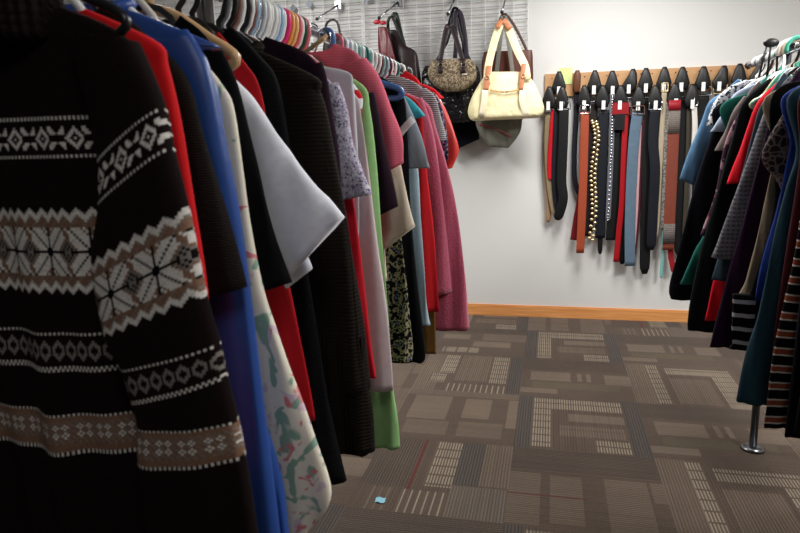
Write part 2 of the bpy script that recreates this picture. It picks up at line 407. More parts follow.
def garment(side, y, name, cat, label, mat, body=None, sleeve=None, hem=None, hang=None, neck=.075, ht=.017, amp=.007, smat=None, collar=None,
            collar_mat=None, sth=.024, hemband=None, syo=0, wide=None, extra=None, group=None, zs=None, top=.06):
    """body: outer edge points (px) shoulder to hem.  sleeve: (px, py, width[, inner drop]) outer edge points, shoulder to cuff."""
    CT[0] += 1; x0, s = RACK[side]; ph = CT[0]*1.7
    group = group or ('clothes hanging on the left rack' if side == 'L' else 'clothes hanging on the right rack')
    sl = None
    if sleeve:
        e = loc_edge(side, y, [q[:2] if q[0] != 'w' else q[:3] for q in sleeve])
        sl = [(a, b, (q[2:] if q[0] != 'w' else q[3:])) for (a, b), q in zip(e, sleeve)]
    if body: be = loc_edge(side, y, body)
    else:
        sx, sz = sl[0][0]-.012, sl[0][1]-.004
        sx = min(sx, .215)
        zh = hem if hem is not None else sz-.62
        be = [(sx, sz), (sx+.0, sz-.15), (sx+(wide or .02)*.6, (sz+zh)/2), (sx+(wide or .02), zh)]
    DBG.append((side, y, label, [(round(a, 2), round(b, 2)) for a, b in be], [(round(q[0], 2), round(q[1], 2)) for q in (sl or [])]))
    zb = min(b for a, b in be)
    root = thing(name, label, cat, (x0, y, zb), group)
    nz = be[0][1]+top
    if be[0][0] > neck+.03: rows = [(neck, nz, -neck, nz, ht*.7)] + [(a, b, -a, b, ht) for a, b in be]
    else: rows = [(a, b, -a, b, ht) for a, b in be]
    rows = [(a, b, c, d, h_*(1 if i else .7)) for i, (a, b, c, d, h_) in enumerate(rows)]
    V, F = loft(rows, 40, 52, .085+.03*math.sin(ph), amp, ph, wob=.006, dip=(neck, .05) if not collar else None)
    mesh('body', [(a*s, b, c-zb) for a, b, c in V], F, mat, root)
    if hemband:
        m_, h_ = hemband; a, b = be[-1]
        V, F = loft([(a-.004, b+h_, -a+.004, b+h_, ht+.001), (a-.012, b+h_*.5, -a+.012, b+h_*.5, ht+.003), (a-.012, b-.004, -a+.012, b-.004, ht+.002)], 8, 44, .085+.03*math.sin(ph), amp, ph, wob=.006)
        mesh('hem_band', [(a_*s, b_, c-zb) for a_, b_, c in V], F, m_, root)
    if sl:
        rows = []
        for i, (a, b, ex) in enumerate(sl):
            wd = ex[0]; dz = ex[1] if len(ex) > 1 else .25*wd
            rows.append((a, b, a-wd, b-dz, sth*(.75 if i == 0 else 1)))
        V, F = loft(rows, 24, 26, .07, .004, ph+1, q=.8, yoff=syo, wob=.003)
        mesh('sleeve', [(a*s, b, c-zb) for a, b, c in V], F, smat or mat, root)
        mesh('sleeve', [(-a*s, b, c-zb) for a, b, c in V], F, smat or mat, root)
    if collar:
        m = MB(); P = []
        cw = neck+.008
        for k in range(20):
            a = 2*PI*k/20; P.append((cw*math.cos(a), (ht+.008)*math.sin(a), nz-zb+.004-.5*(cw*math.sin(a) if math.sin(a) < 0 else 0)*-.6))
        m.tube(P, collar, 6, closed=True); mesh('collar', m.V, m.F, collar_mat or mat, root)
    if extra: extra(root, zb, be, nz)
    if hang:
        colour, hl = hang
        hz = be[0][1]
        hanger(x0, y, colour, hl, 'hangers on the left rack' if side == 'L' else 'hangers on the right rack', hw=max(.12, min(.2, be[0][0]-.02)), drop=max(.135, RZ-hz+.016), hook=CHROME if colour == 'clear' else None)
    return root
SH = ('w', .205, 1.515)
exec_order = []

# ---- near end of the left rack: the patterned sweater
def nordic():
    y = .66; x0 = RXL
    K = srgb(25, 16, 14); Wt = srgb(236, 231, 224); Tn = srgb(140, 108, 88); Gy = srgb(140, 132, 126); Bk = srgb(12, 10, 11)
    def star(dx, dy, R_):
        a, b = max(abs(dx), abs(dy)), min(abs(dx), abs(dy))
        return a <= R_ and b >= 1 and b < a and b >= a-R_*.62
    def band1(i, j, H_):           # dots, diamonds and crosses, dots
        if j in (0, H_-1): return Wt if i % 2 else K
        if j in (1, 2, H_-3, H_-2): return K
        i %= 16; dy = j-(H_-1)/2
        if i < 8: d = abs(i-4)+abs(dy); return Wt if 2.6 <= d <= 4.4 or d < .6 else K
        return Wt if abs(abs(i-12)-abs(dy)) < 1.2 and 1 < abs(dy) < 4.6 else K
    def band2(i, j, H_):
        t = abs((i % 6)-3)*1.0
        jj = min(j, H_-1-j)
        if jj < 3-t: return K
        if jj < 6-t: return Wt
        if jj < 8: return Tn if (i+j) % 5 else Gy
        P_ = 20; dx = (i % P_)-P_/2; dy = j-(H_-1)/2; hh = 8
        if star(int(round(dx)), int(round(dy)), int(hh)): return Wt
        if abs(dx) < .6 or abs(dy) < .6 or abs(abs(dx)-abs(dy)) < .6: return Bk if max(abs(dx), abs(dy)) <= hh else Gy
        if abs(abs(dx)-P_/2)+abs(dy) < 4.6: return Bk if int(abs(dx)+abs(dy)) % 2 else Gy
        return Tn if (i*3+j) % 4 else Wt
    def band3(i, j, H_):
        if j < 1: return Wt if i % 2 else K
        if 3 <= j <= H_-4:
            dx = (i % 6)-3; dy = j-(H_-2)/2
            return Gy if (abs(abs(dx)-abs(dy)) < .9 and abs(dx) > .3) else K
        if j >= H_-2: return Wt if (j-(H_-2)) == (i//1) % 2 else K
        return K
    def band4(i, j, H_):
        if j in (0, H_-1): return Wt if i % 2 else K
        if j in (1, 2, H_-3, H_-2): return Tn
        dx = (i % 10)-5; dy = j-(H_-1)/2
        if star(int(dx), int(round(dy)), 3): return Wt
        return Tn if (i+2*j) % 3 else Gy
    BF = {1: (band1, 15), 2: (band2, 33), 3: (band3, 15), 4: (band4, 17)}
    mm = N('nordic_knit', rough=.95, spec=.1); ca = mm.node('ShaderNodeVertexColor', layer_name='pattern')
    mm.color(mm.mix(1.0, ca.outputs[0], mm.ramp(mm.noise(420, 3, rough=.7), [(.3, (.65,.65,.65)), (.7, (1.2,1.2,1.2))]), 'MULTIPLY')); mm.bump(mm.wave(125, 'Z', 4, 4), .6, .003)
    root = thing('nordic_sweater', 'dark brown nordic sweater with white snowflake bands and turtleneck, nearest on the left rack', 'sweater', (x0, y, .45), 'clothes hanging on the left rack')
    def cr(P, t):
        n = len(P); i = min(int(t), n-2); f = t-i
        a, b, c, d = P[max(i-1, 0)], P[i], P[i+1], P[min(i+2, n-1)]
        return tuple(.5*((2*q) + (-p+r)*f + (2*p-5*q+4*r-s_)*f*f + (-p+3*q-3*r+s_)*f**3) for p, q, r, s_ in zip(a, b, c, d))
    def build(name, rows, cuts, yoff, ht, st, amp, mirror=False):
        n = len(rows); ts = []; info = []
        cut = {c[0]: c[2] for c in cuts}
        for k in range(n-1):
            H_ = BF[cut[k]][1] if k in cut else 9
            for j in range(H_): ts.append(k+j/H_); info.append((cut.get(k), j))
        ts.append(n-1-1e-6)
        RW = [cr(rows, t) for t in ts]
        wmax = max(math.hypot(r[0]-r[2], r[1]-r[3]) for r in rows); NF = int(wmax/st); NB = 24; NN = NF+NB
        V = []; F = []; cols = []
        for i, (ox, oz, ix, iz) in enumerate(RW):
            v = ts[i]/(n-1)
            for k in range(NN):
                u, sg = (k/NF, -1) if k < NF else (1-(k-NF)/NB, 1)
                x = ix+(ox-ix)*u; z = iz+(oz-iz)*u; e = max(0, 1-(2*u-1)**2)
                A = amp*v**.8
                V.append((x, yoff+sg*ht*e**.35+A*math.sin(2*PI*x/.17+1.2+2*v)+A*.5*math.sin(2*PI*x/.07+2.8-3*v), z))
        for i in range(len(RW)-1):
            for k in range(NN):
                l = (k+1) % NN; F.append((i*NN+k, i*NN+l, (i+1)*NN+l, (i+1)*NN+k))
                b, j = info[i]
                cols.append(BF[b][0](int((k if k < NF else (1-(k-NF)/NB)*NF)), j, BF[b][1]) if b else K)
        F.append(tuple(range(NN))[::-1]); F.append(tuple((len(RW)-1)*NN+k for k in range(NN))); cols += [K, K]
        s_ = -1 if mirror else 1
        me = bpy.data.meshes.new(name); me.from_pydata([(s_*a, b, c-.45) for a, b, c in V], [], F)
        me.polygons.foreach_set('use_smooth', [True]*len(me.polygons)); me.materials.append(mm.m)
        at_ = me.color_attributes.new('pattern', 'FLOAT_COLOR', 'CORNER'); buf = []
        for p_, c in zip(me.polygons, cols): buf += [*c, 1]*p_.loop_total
        at_.data.foreach_set('color', buf)
        o = bpy.data.objects.new(name, me); COL.objects.link(o); o.parent = root
    def E(px, py): q = at(px, py, y); return (q.x-x0, q.z)
    z = lambda py: E(40, py)[1]
    # body: bands lie level, edges hidden behind the sleeve
    hw = .215
    br = [(.09, 1.566, -.09, 1.566), (.19, 1.518, -.19, 1.518), (.2, z(118), -.2, z(118)), (.205, z(158), -.205, z(158)), (hw, z(206), -hw, z(206)), (hw, z(288), -hw, z(288)),
          (hw, z(325), -hw, z(325)), (hw, z(362), -hw, z(362)), (hw, z(402), -hw, z(402)), (hw, z(440), -hw, z(440)), (hw+.01, z(533), -hw-.01, z(533)), (hw, z(640), -hw, z(640))]
    build('body', br, [(2, 3, 1), (4, 5, 2), (6, 7, 3), (8, 9, 4)], 0, .022, .0027, .012)
    pr = [((136, 41), (70, 34)), ((151, 72), (90, 104)), ((165, 108), (101, 163)), ((174, 150), (101, 208)), ((189, 206), (93, 262)), ((207, 296), (106, 338)), ((219, 343), (122, 368)), ((226, 378), (134, 402)),
          ((236, 420), (140, 424)), ((244, 458), (140, 462)), ((256, 533), (150, 533)), ((262, 600), (170, 600))]
    ES = lambda px, py: (at(px, py, y-.035).x-x0, at(px, py, y-.035).z)
    sr = [(*ES(*a), *ES(*b)) for a, b in pr]
    cuts = [(2, 3, 1), (4, 5, 2), (6, 7, 3), (8, 9, 4)]
    build('sleeve', sr, cuts, -.035, .022, .0034, .004)
    build('sleeve', sr, cuts, -.035, .022, .0034, .004, True)
    # turtleneck
    m = MB(); nz = 1.575-.45
    for h_, r_ in ((.0, .013), (.01, .014), (.02, .0145), (.03, .0145), (.04, .014), (.05, .0125)):
        m.tube([(.098*math.cos(2*PI*k/24), .045*math.sin(2*PI*k/24)-.01, nz-.045+h_) for k in range(24)], r_, 8, closed=True)
    mesh('collar', m.V, m.F, fabric('rib', (30, 21, 19)), root)
    hanger(x0, y, 'black', 'black plastic hanger inside the dark nordic sweater', 'hangers on the left rack', hw=.19, drop=.15)
nordic()

TS_ = 'shirt'
def T(*a, **k): return garment('L', *a, **k)
# ---- left rack, near to far
def shoulder_stripe(root, zb, be, nz):
    P = [at(px, py, 1.905-.03) for px, py in ((397, 139), (402, 131), (408, 124), (413, 119))]
    m = MB(); m.ribbon(P, .022, .006, (0, .3, 1)); m.build('white_stripe', fabric('plain', (214, 216, 222)), root)
hanger(RXL, .995, 'tan', 'tan plastic hanger with curved end beside the white t-shirt', 'hangers on the left rack', hw=.15, drop=.15, r=.009)
hanger(RXL, 1.872, 'blue', 'bright blue plastic hanger with its end over the black sweater', 'hangers on the left rack', hw=.225, drop=.155, r=.009)
T(.725, 'red_shirt', 'shirt', 'bright red long shirt just behind the dark nordic sweater', fabric('plain', (205, 18, 24)),
  top=.045, neck=.085, body=[(156, 41), (168, 66), (178, 115), (190, 205), (205, 300), (215, 400), (225, 520)], hang=('white', 'white hanger of the bright red shirt near the nordic sweater'))
T(.78, 'brown_sweater', 'sweater', 'plain dark brown sweater with a long sleeve, between bright red shirt and blue shirt', fabric('knit', (34, 26, 22)), hem=.75,
  sleeve=[(160, 44, .07), (186, 80, .075), (203, 135, .07), (222, 200, .06), (243, 288, .052)], hang=('black', 'black hanger of the plain dark brown sweater'), sth=.02)
def folds(root, zb, be, nz): pass
T(.84, 'blue_shirt', 'shirt', 'royal blue long-sleeved shirt with soft folds reaching down past the floral dress', fabric('satin', (34, 72, 145)), ht=.02, amp=.012,
  body=[('w', .2, 1.535), (196, 50), (214, 90), (226, 150), (238, 230), (250, 330), (266, 430), (286, 540), (292, 620)],
  sleeve=[(193, 31, .09), (214, 66, .085), (228, 130, .07), (243, 210, .06), (254, 290, .06), (267, 400, .06), (283, 530, .06), (288, 600, .06)], sth=.018, syo=-.015, neck=.06, hang=('white', 'white hanger of the royal blue shirt'), collar=.011)
T(.915, 'floral_dress', 'dress', 'long cream dress printed with green leaves and pink flowers', fabric('floral', (234, 226, 208), (138, 170, 150), (214, 128, 130), (212, 190, 200), scale=2.0), amp=.006,
  body=[(224, 88), (234, 112), (243, 170), (252, 230), (266, 300), (288, 360), (310, 430), (327, 488), (322, 512), (300, 535)], hang=('cream', 'off-white hanger arm showing above the blue shirt'), neck=.12)
T(.965, 'black_tee', 't-shirt', 'black short-sleeved t-shirt in front of the white t-shirt', fabric('plain', (10, 10, 12)), hem=.85, amp=.004, ht=.011,
  sleeve=[(222, 50, .09), (238, 85, .10), (252, 150, .10), (272, 220, .10), (291, 283, .07)], hang=('black', 'black hanger of the black t-shirt beside the off-white hanger'), sth=.016)
T(1.012, 'white_tee', 't-shirt', 'white t-shirt with wide short sleeve sticking out over the brown cardigan', fabric('plain', (232, 234, 242)), hem=.95,
  sleeve=[(228, 72, .05, .01), (250, 95, .09, .05), (275, 130, .115, .07), (308, 175, .12, .085), (343, 217, .10, .10)], sth=.02, top=.03, neck=.13)
T(1.052, 'white_undershirt', 't-shirt', 'small white shirt cuff peeking out under the white t-shirt sleeve', fabric('plain', (214, 216, 226)), hem=1.0, amp=.004, ht=.011,
  sleeve=[(238, 90, .05), (262, 150, .07), (290, 220, .07), (313, 268, .055, .04)], sth=.014)
T(1.084, 'dark_red_dress', 'dress', 'dark red long garment beside the floral dress, shoulder round and bright red', fabric('plain', (168, 14, 26)), amp=.004, ht=.011,
  body=[(247, 66), (258, 82), (266, 110), (272, 170), (278, 240), (290, 300), (305, 370), (316, 420)], hang=('black', 'black hanger of the dark red dress'))
T(1.13, 'navy_dress', 'dress', 'black navy long dress with hem showing below the brown cardigan', fabric('knit', (16, 17, 22)),
  body=[(262, 58), (276, 78), (284, 120), (292, 180), (305, 260), (318, 330), (330, 400), (346, 484)], hang=('black', 'black hanger of the navy dress'), ht=.02)
rib = fabric('rib', (34, 27, 24), scale=1.1)
T(1.228, 'brown_cardigan', 'cardigan', 'long dark brown cardigan with ridged shoulder and ribbed hem', fabric('cable', (40, 33, 28)), ht=.022, amp=.006,
  body=[('w', .2, 1.525), (320, 96), (332, 150), (346, 220), (358, 300), (368, 372), (372, 410), (372, 452)], hemband=(rib, .26),
  sleeve=[(306, 72, .10), (322, 98, .10), (334, 155, .085), (348, 230, .075), (360, 310, .065), (368, 390, .055)], syo=.004, hang=('black', 'black hanger of the brown cardigan'), collar=.012)
T(1.285, 'aubergine_shirt', 'top', 'dark aubergine top right behind the brown cardigan shoulder', fabric('plain', (44, 24, 40)), hem=.95,
  sleeve=[(322, 62, .09), (329, 88, .08), (336, 140, .07), (342, 190, .06)], hang=('brown', 'brown hanger of the aubergine top'), sth=.018)
T(1.43, 'white_blouse', 'blouse', 'pale grey white blouse whose shoulder peeks out above the lavender print tee', fabric('plain', (205, 206, 214)), hem=1.0,
  body=[(346, 71), (354, 88), (355, 130), (357, 190), (360, 240)], ht=.01, amp=.004, top=.02, hang=('white', 'white hanger of the pale blouse'))
T(1.345, 'lavender_tee', 't-shirt', 'lavender tee with a tiny dark flower print and short sleeve', fabric('print', (176, 170, 190), (205, 202, 214), (92, 82, 112), (150, 140, 170), scale=1.9), hem=.9, amp=.004, ht=.011,
  sleeve=[(338, 82, .09), (346, 105, .10), (354, 145, .105), (372, 194, .105, .02)], hang=('white', 'white hanger of the lavender print tee'), sth=.022)
T(1.385, 'red_shirt', 'top', 'bright red top showing as thin strip right of the brown cardigan', fabric('plain', (200, 24, 40)), amp=.004, ht=.011,
  body=[('w', .19, 1.5), (350, 180), (358, 230), (366, 290), (371, 350), (374, 378)], hang=('clear', 'clear hanger of the thin red strip top'))
T(1.468, 'pale_pink_shirt', 'shirt', 'pale pink white long shirt hanging in front of the green dress', fabric('plain', (206, 190, 192)), amp=.004, ht=.011,
  body=[(352, 92), (362, 120), (370, 170), (378, 250), (386, 320), (392, 391)], hang=('white', 'white hanger of the pale pink shirt'))
T(1.502, 'red_white_tee', 't-shirt', 'white tee with red letters, its shoulder beside the green dress', fabric('stripe', (220, 222, 226), (190, 20, 34), scale=.8), hem=1.05, amp=.004, ht=.011,
  sleeve=[(354, 84, .06), (362, 98, .06), (362, 122, .05)], hang=('light blue', 'light blue hanger of the red and white tee'), sth=.016)
T(1.545, 'green_dress', 'dress', 'light green long dress with hem hanging lowest over the carpet', fabric('plain', (142, 186, 122)), amp=.006,
  body=[(362, 84), (370, 110), (375, 160), (380, 230), (388, 310), (394, 380), (399, 420), (399, 448)], hang=('pink', 'hot pink hanger of the green dress'))
T(1.62, 'plum_shirt', 'top', 'dark plum long-sleeved top with cuff in front of the beige tee', fabric('plain', (50, 30, 44)), hem=.9,
  sleeve=[(374, 92, .08), (380, 120, .075), (388, 160, .07), (398, 206, .062, .03)], hang=('rose', 'rose pink hanger of the plum top'), sth=.02)
T(1.69, 'pink_shirt', 'shirt', 'rose pink checked shirt with rolled three-quarter sleeve', fabric('plaid', (226, 112, 132), (198, 80, 104), scale=3), hem=1.0,
  sleeve=[(366, 58, .08), (380, 78, .085), (392, 110, .08), (402, 140, .075), (404, 162, .06, .03)], sth=.026, ht=.02, syo=0, top=.045, neck=.085, hang=('clear', 'thin wire hanger of the pink checked shirt'))
T(1.755, 'beige_tee', 't-shirt', 'beige short-sleeved tee below the rolled pink sleeve', fabric('plain', (208, 194, 174)), hem=1.0,
  sleeve=[(380, 88, .09), (392, 130, .10), (404, 180, .10), (415, 226, .10, .075)], hang=('clear', 'thin wire hanger of the beige tee'), sth=.02)
T(1.85, 'print_skirt', 'dress', 'black and pale yellow print dress with a blue patch near the hem', fabric('blotch', (22, 22, 28), (150, 144, 112), (24, 24, 34), (96, 106, 128), scale=2.2),
  body=[('w', .19, 1.5), (396, 200), (404, 260), (410, 310), (413, 345), (410, 361)], hang=('clear', 'thin wire hanger of the black and yellow print dress'))
T(1.905, 'black_sweater', 'sweater', 'black sweater with white stripe across the shoulder on a blue hanger', fabric('plain', (12, 13, 18)),
  body=[(401, 92), (407, 130), (411, 200), (417, 280), (424, 350), (421, 362)], extra=shoulder_stripe, ht=.022, neck=.13)
T(1.96, 'grey_tee', 't-shirt', 'heather grey tee with short sleeve over the light blue shirt', fabric('plain', (128, 136, 146)), hem=1.0,
  sleeve=[(404, 96, .035), (412, 112, .05), (422, 140, .075), (431, 168, .085, 0)], hang=('rose', 'rose hanger of the grey tee'), sth=.018)
T(2.01, 'light_blue_shirt', 'shirt', 'long pale blue shirt strip between black sweater and red dress', fabric('plain', (160, 182, 192)),
  body=[('w', .2, 1.5), (416, 160), (420, 220), (427, 290), (431, 325)], hang=('white', 'white hanger of the pale blue shirt'))
T(2.07, 'turquoise_top', 'top', 'turquoise top whose pointed shoulder shows above the red dress', fabric('plain', (60, 160, 175)), hem=1.1,
  sleeve=[(406, 96, .06), (416, 104, .05), (425, 116, .03)], hang=('grey green', 'grey green hanger of the turquoise top'), sth=.014)
T(2.12, 'red_dress', 'dress', 'long red dress with a tan hem, beside the dusty pink sweater', fabric('plain', (184, 20, 28)),
  body=[(416, 100), (424, 130), (428, 180), (433, 240), (438, 312)], hang=('teal', 'teal hanger of the long red dress'))
T(2.19, 'tan_skirt', 'dress', 'mustard brown garment whose hem shows under the red dress', fabric('plain', (120, 84, 38)),
  body=[('w', .19, 1.5), (428, 200), (434, 300), (438, 353)], hang=('white', 'white hanger of the mustard brown garment'))
pk = fabric('fuzzy', (188, 84, 110), sheen=.3)
T(2.27, 'pink_sweater', 'sweater', 'fuzzy dusty pink sweater with long wide body hanging at the rack end', pk, ht=.03, amp=.006,
  body=[(426, 102), (436, 130), (450, 180), (460, 230), (467, 280), (469, 330)],
  sleeve=[(424, 98, .07), (434, 130, .075), (442, 180, .075), (449, 240, .07), (452, 290, .06)], syo=-.03, hang=('teal', 'dark teal hanger of the dusty pink sweater'))
T(2.36, 'striped_shirt', 'top', 'grey and white finely striped top behind the dusty pink sweater', fabric('stripe', (90, 84, 88), (190, 186, 186), scale=5), hem=1.05,
  sleeve=[(426, 88, .07), (436, 98, .07), (442, 120, .06), (446, 140, .05)], hang=('white', 'white hanger of the finely striped top'), sth=.018)
T(2.44, 'patterned_blouse', 'blouse', 'navy blouse with a small multicoloured print near the coral top', fabric('print', (26, 28, 48), (60, 66, 100), (140, 130, 140), (120, 40, 50)), hem=1.05,
  sleeve=[(434, 92, .07), (441, 104, .07), (446, 130, .06), (449, 160, .05)], hang=('maroon', 'maroon hanger of the navy print blouse'), sth=.018)
T(2.52, 'coral_top', 'top', 'coral red gauzy top with ruffled sleeve end at the far end', fabric('satin', (226, 62, 54)), hem=1.0,
  sleeve=[(436, 94, .07), (445, 108, .07), (454, 132, .07), (459, 152, .07, .03), (452, 168, .05)], hang=('grey', 'grey hanger of the coral top'), sth=.018)
T(2.6, 'scarlet_blouse', 'blouse', 'scarlet blouse whose shoulder line runs above the turquoise and grey tops', fabric('plain', (200, 22, 34)), hem=1.1,
  sleeve=[(424, 84, .05), (436, 90, .06), (443, 98, .05)], hang=('white', 'white hanger of the scarlet blouse'), sth=.016)
T(2.69, 'white_tee', 't-shirt', 'white tee sleeve at the far end of the left rack beside black bag', fabric('plain', (224, 218, 212)), hem=1.1,
  sleeve=[(437, 94, .04), (443, 104, .045), (453, 131, .05)], hang=('black', 'black hanger of the far white tee'), sth=.016)
# a red garment slung over the hangers
q0 = [at(379, 82, 2.0), at(392, 76, 2.02), at(404, 74, 2.05), at(414, 80, 2.1), at(425, 88, 2.3)]
# spare hangers whose hooks fill the rail
used = 0
EH = [(212, 'grey'), (222, 'black'), (230, 'white'), (236, 'black'), (241, 'brown'), (247, 'light blue'), (252, 'clear'), (258, 'white'), (263, 'clear'), (268, 'white'), (281, 'orange'), (285, 'peach'), (289, 'white'), (294, 'dark green'), (298, 'rose'),
      (338, 'blue'), (342, 'white'), (346, 'white'), (350, 'grey green'), (355, 'teal'), (359, 'teal'), (363, 'white'), (367, 'maroon'), (371, 'white'), (375, 'grey green'), (379, 'light blue'), (383, 'maroon'), (387, 'white'), (390, 'teal'), (396, 'white'), (400, 'black'), (403, 'grey')]
NAMES = ['first', 'second', 'third', 'fourth', 'fifth', 'sixth', 'seventh', 'eighth', 'ninth', 'tenth', 'eleventh', 'twelfth'] ; _o = ['first', 'second', 'third', 'fourth', 'fifth', 'sixth', 'seventh', 'eighth']
cnt = {}
tot = {}
for px, c in EH: tot[c] = tot.get(c, 0)+1
for px, c in EH:
    cnt[c] = cnt.get(c, 0)+1
    hy = free_y(y_on_line(px+4, RXL, RZ))
    seg = 'nearer than the bare rail' if px < 310 else 'beyond the bare rail'
    hanger(RXL, hy, c, ('%s %s spare hanger hook on the left rail, %s' % (NAMES[cnt[c]-1], c, seg)) if tot[c] > 1 else 'only %s spare hanger hook on the left rail, %s' % (c, seg), 'hangers on the left rack', hw=.145, drop=.19)

# wooden clothespin clipped at the aubergine top's neck
a, b = at(326, 37, 1.33), at(297, 58, 1.33)
t = thing('clothespin', 'wooden clothespin clipped above the aubergine top on the left rack', 'clothespin', b)
wood = plain('pale_wood', (190, 160, 118), .7, 0, .3, 40)
for off, nm in ((.005, 'jaw'), (-.005, 'jaw')):
    m = MB(); d = Vector((0, off, off*.6)); m.ribbon([a+d*1.6, a.lerp(b, .5)+d*.6, b+d], .012, .006, (.3, 1, .3)); m.build(nm, wood, t)
m = MB(); c = a.lerp(b, .45); m.tube([c+Vector((0, .008*math.cos(k), .008*math.sin(k))) for k in [i*2*PI/10 for i in range(10)]], .0015, 6, closed=True); m.build('spring', STEEL, t)

# ---- right rack, near to far
def Rr(*a, **k): return garment('R', *a, **k)
for yy, nm, ct, lb, cc in ((1.22, 'unseen_brown_coat', 'coat', 'unseen brown coat added to shade the aisle, nearest of all on the right rack', (52, 38, 30)), (1.36, 'unseen_grey_coat', 'coat', 'unseen grey coat added to shade the aisle, second nearest on the right rack', (70, 70, 76)), (1.5, 'unseen_green_jacket', 'jacket', 'unseen dark green jacket added to shade the aisle, between grey coat and blue jacket', (26, 50, 40)),
                       (1.63, 'unseen_blue_jacket', 'jacket', 'unseen dark blue jacket added to shade the aisle, beside the green jacket', (30, 40, 74)), (1.76, 'unseen_plum_dress', 'dress', 'unseen plum dress added to shade the aisle, nearer than the black knit dress', (60, 28, 46)), (1.88, 'unseen_knit_dress', 'dress', 'unseen black knit dress added to shade the aisle, next to the navy coat', (16, 16, 18))):
    Rr(yy, nm, ct, lb, fabric('plain', cc), body=[('w', .205, 1.51), ('w', .21, 1.3), ('w', .215, .9), ('w', .22, .56)])  # garments outside the view, added so the aisle falls in shade
Rr(1.98, 'navy_coat', 'coat', 'dark navy coat nearest on the right rack', fabric('plain', (20, 22, 34)), body=[('w', .2, 1.5), (822, 150), (806, 230), (798, 300), (792, 380), (786, 436)], hang=('black', 'black hanger of the navy coat'), ht=.02)
Rr(2.05, 'striped_dress', 'dress', 'black dress with white and rust stripes along its lower edge', fabric('stripe', (12, 11, 14), (190, 185, 180), (130, 66, 44), scale=.64),
   body=[('w', .2, 1.5), (806, 170), (795, 250), (785, 300), (775, 350), (768, 400), (763, 426)], hang=('grey', 'grey hanger of the dark striped dress'))
Rr(2.13, 'maroon_dress', 'dress', 'maroon dress strip between striped dress and dark teal dress', fabric('plain', (66, 14, 24)), body=[('w', .2, 1.5), (800, 160), (788, 250), (775, 330), (766, 402)], hang=('white', 'white hanger of the maroon dress'))
Rr(2.2, 'teal_dress', 'dress', 'big dark teal long dress hanging lowest before the rack post', fabric('plain', (26, 58, 72)), ht=.026,
   body=[('w', .21, 1.5), (797, 150), (786, 190), (774, 240), (760, 300), (747, 350), (738, 402)], hang=('cream', 'cream hanger of the dark teal dress'))
Rr(2.28, 'blue_dress', 'dress', 'royal blue garment strip left of the dark teal dress', fabric('plain', (24, 52, 128)), body=[('w', .2, 1.5), (790, 140), (784, 170), (773, 220), (764, 262), (756, 300)], hang=('white', 'white hanger of the royal blue garment'))
Rr(2.33, 'lace_top', 'top', 'grey brown lace top with loose sleeve on the right rack', fabric('lace', (118, 104, 100), (48, 38, 38)), hem=1.05,
   sleeve=[(798, 88, .06), (784, 112, .08), (762, 154, .09, -.01), (775, 178, .05, .04), (783, 192, .03, .03)], hang=('white', 'white hanger of the lace top'), sth=.022)
Rr(2.4, 'black_striped_dress', 'dress', 'black dress with thin white stripes near its hem', fabric('plain', (12, 12, 14)), hemband=(fabric('stripe', (11, 11, 13), (12, 12, 14), (170, 170, 172), scale=.7), .2), body=[('w', .2, 1.5), (775, 200), (758, 270), (738, 330), (727, 348)], hang=('brown', 'brown hanger of the black dress'))
Rr(2.47, 'beige_jacket', 'jacket', 'beige garment strip beside the royal blue garment', fabric('plain', (138, 126, 106)), body=[('w', .2, 1.5), (776, 150), (769, 180), (758, 230), (745, 280), (737, 302)], hang=('peach', 'peach hanger of the beige garment'))
Rr(2.55, 'purple_cardigan', 'cardigan', 'dark purple cardigan between the grey plaid sleeve and beige garment', fabric('plain', (44, 16, 48)), ht=.022,
   body=[(786, 88), (772, 110), (764, 140), (748, 200), (730, 270), (715, 330), (710, 346)], hang=('white', 'white hanger of the dark purple cardigan'))
Rr(2.63, 'plaid_shirt', 'shirt', 'grey plaid shirt with long sleeve ending above the red hem', fabric('plaid', (84, 84, 92), (150, 150, 158), scale=1.2), hem=1.0,
   sleeve=[(775, 92, .07), (764, 112, .07), (748, 160, .07), (730, 208, .07), (711, 257, .066, .01)], hang=('black', 'black hanger of the grey plaid shirt'), sth=.022)
Rr(2.7, 'slate_jacket', 'jacket', 'slate teal jacket just right of the bright red top', fabric('plain', (48, 66, 76)), body=[(772, 90), (760, 108), (752, 136), (738, 190), (722, 240), (712, 280)], hang=('black', 'black hanger of the slate teal jacket'))
Rr(2.78, 'scarlet_shirt', 'top', 'bright scarlet long-sleeved top in the middle of the right rack', fabric('plain', (214, 14, 36)), hem=.42,
   sleeve=[(770, 88, .07), (757, 103, .075), (747, 128, .07), (737, 158, .065), (727, 184, .055, -.01)], hang=('clear', 'clear hanger of the scarlet top'), sth=.024,
   body=[(762, 100), (752, 130), (738, 190), (722, 250), (706, 320)])
Rr(2.86, 'black_dress', 'dress', 'black green long dress with hem beside the baseboard', fabric('plain', (14, 24, 26)), ht=.026,
   body=[(757, 88), (742, 104), (734, 130), (720, 180), (702, 250), (690, 310), (688, 330)], top=.035, hang=('black', 'black hanger of the black green dress'))
Rr(2.955, 'floral_blouse', 'blouse', 'dark plum blouse with pink flowers hanging behind the taupe tee', fabric('floral', (58, 28, 50), (150, 120, 130), (180, 60, 80), (40, 18, 34), scale=1.6), hem=.9, amp=.004, ht=.011,
   sleeve=[(745, 100, .06), (726, 140, .06), (716, 190, .06), (700, 235, .05)], hang=('teal', 'teal hanger of the plum floral blouse'), sth=.018)
Rr(3.0, 'taupe_tee', 't-shirt', 'taupe short-sleeved tee next to the pale grey tee', fabric('plain', (112, 100, 98)), hem=1.0,
   sleeve=[(744, 96, .04), (734, 110, .05), (724, 132, .06), (715, 151, .055, 0)], hang=('mint', 'mint green hanger of the taupe tee'), sth=.018)
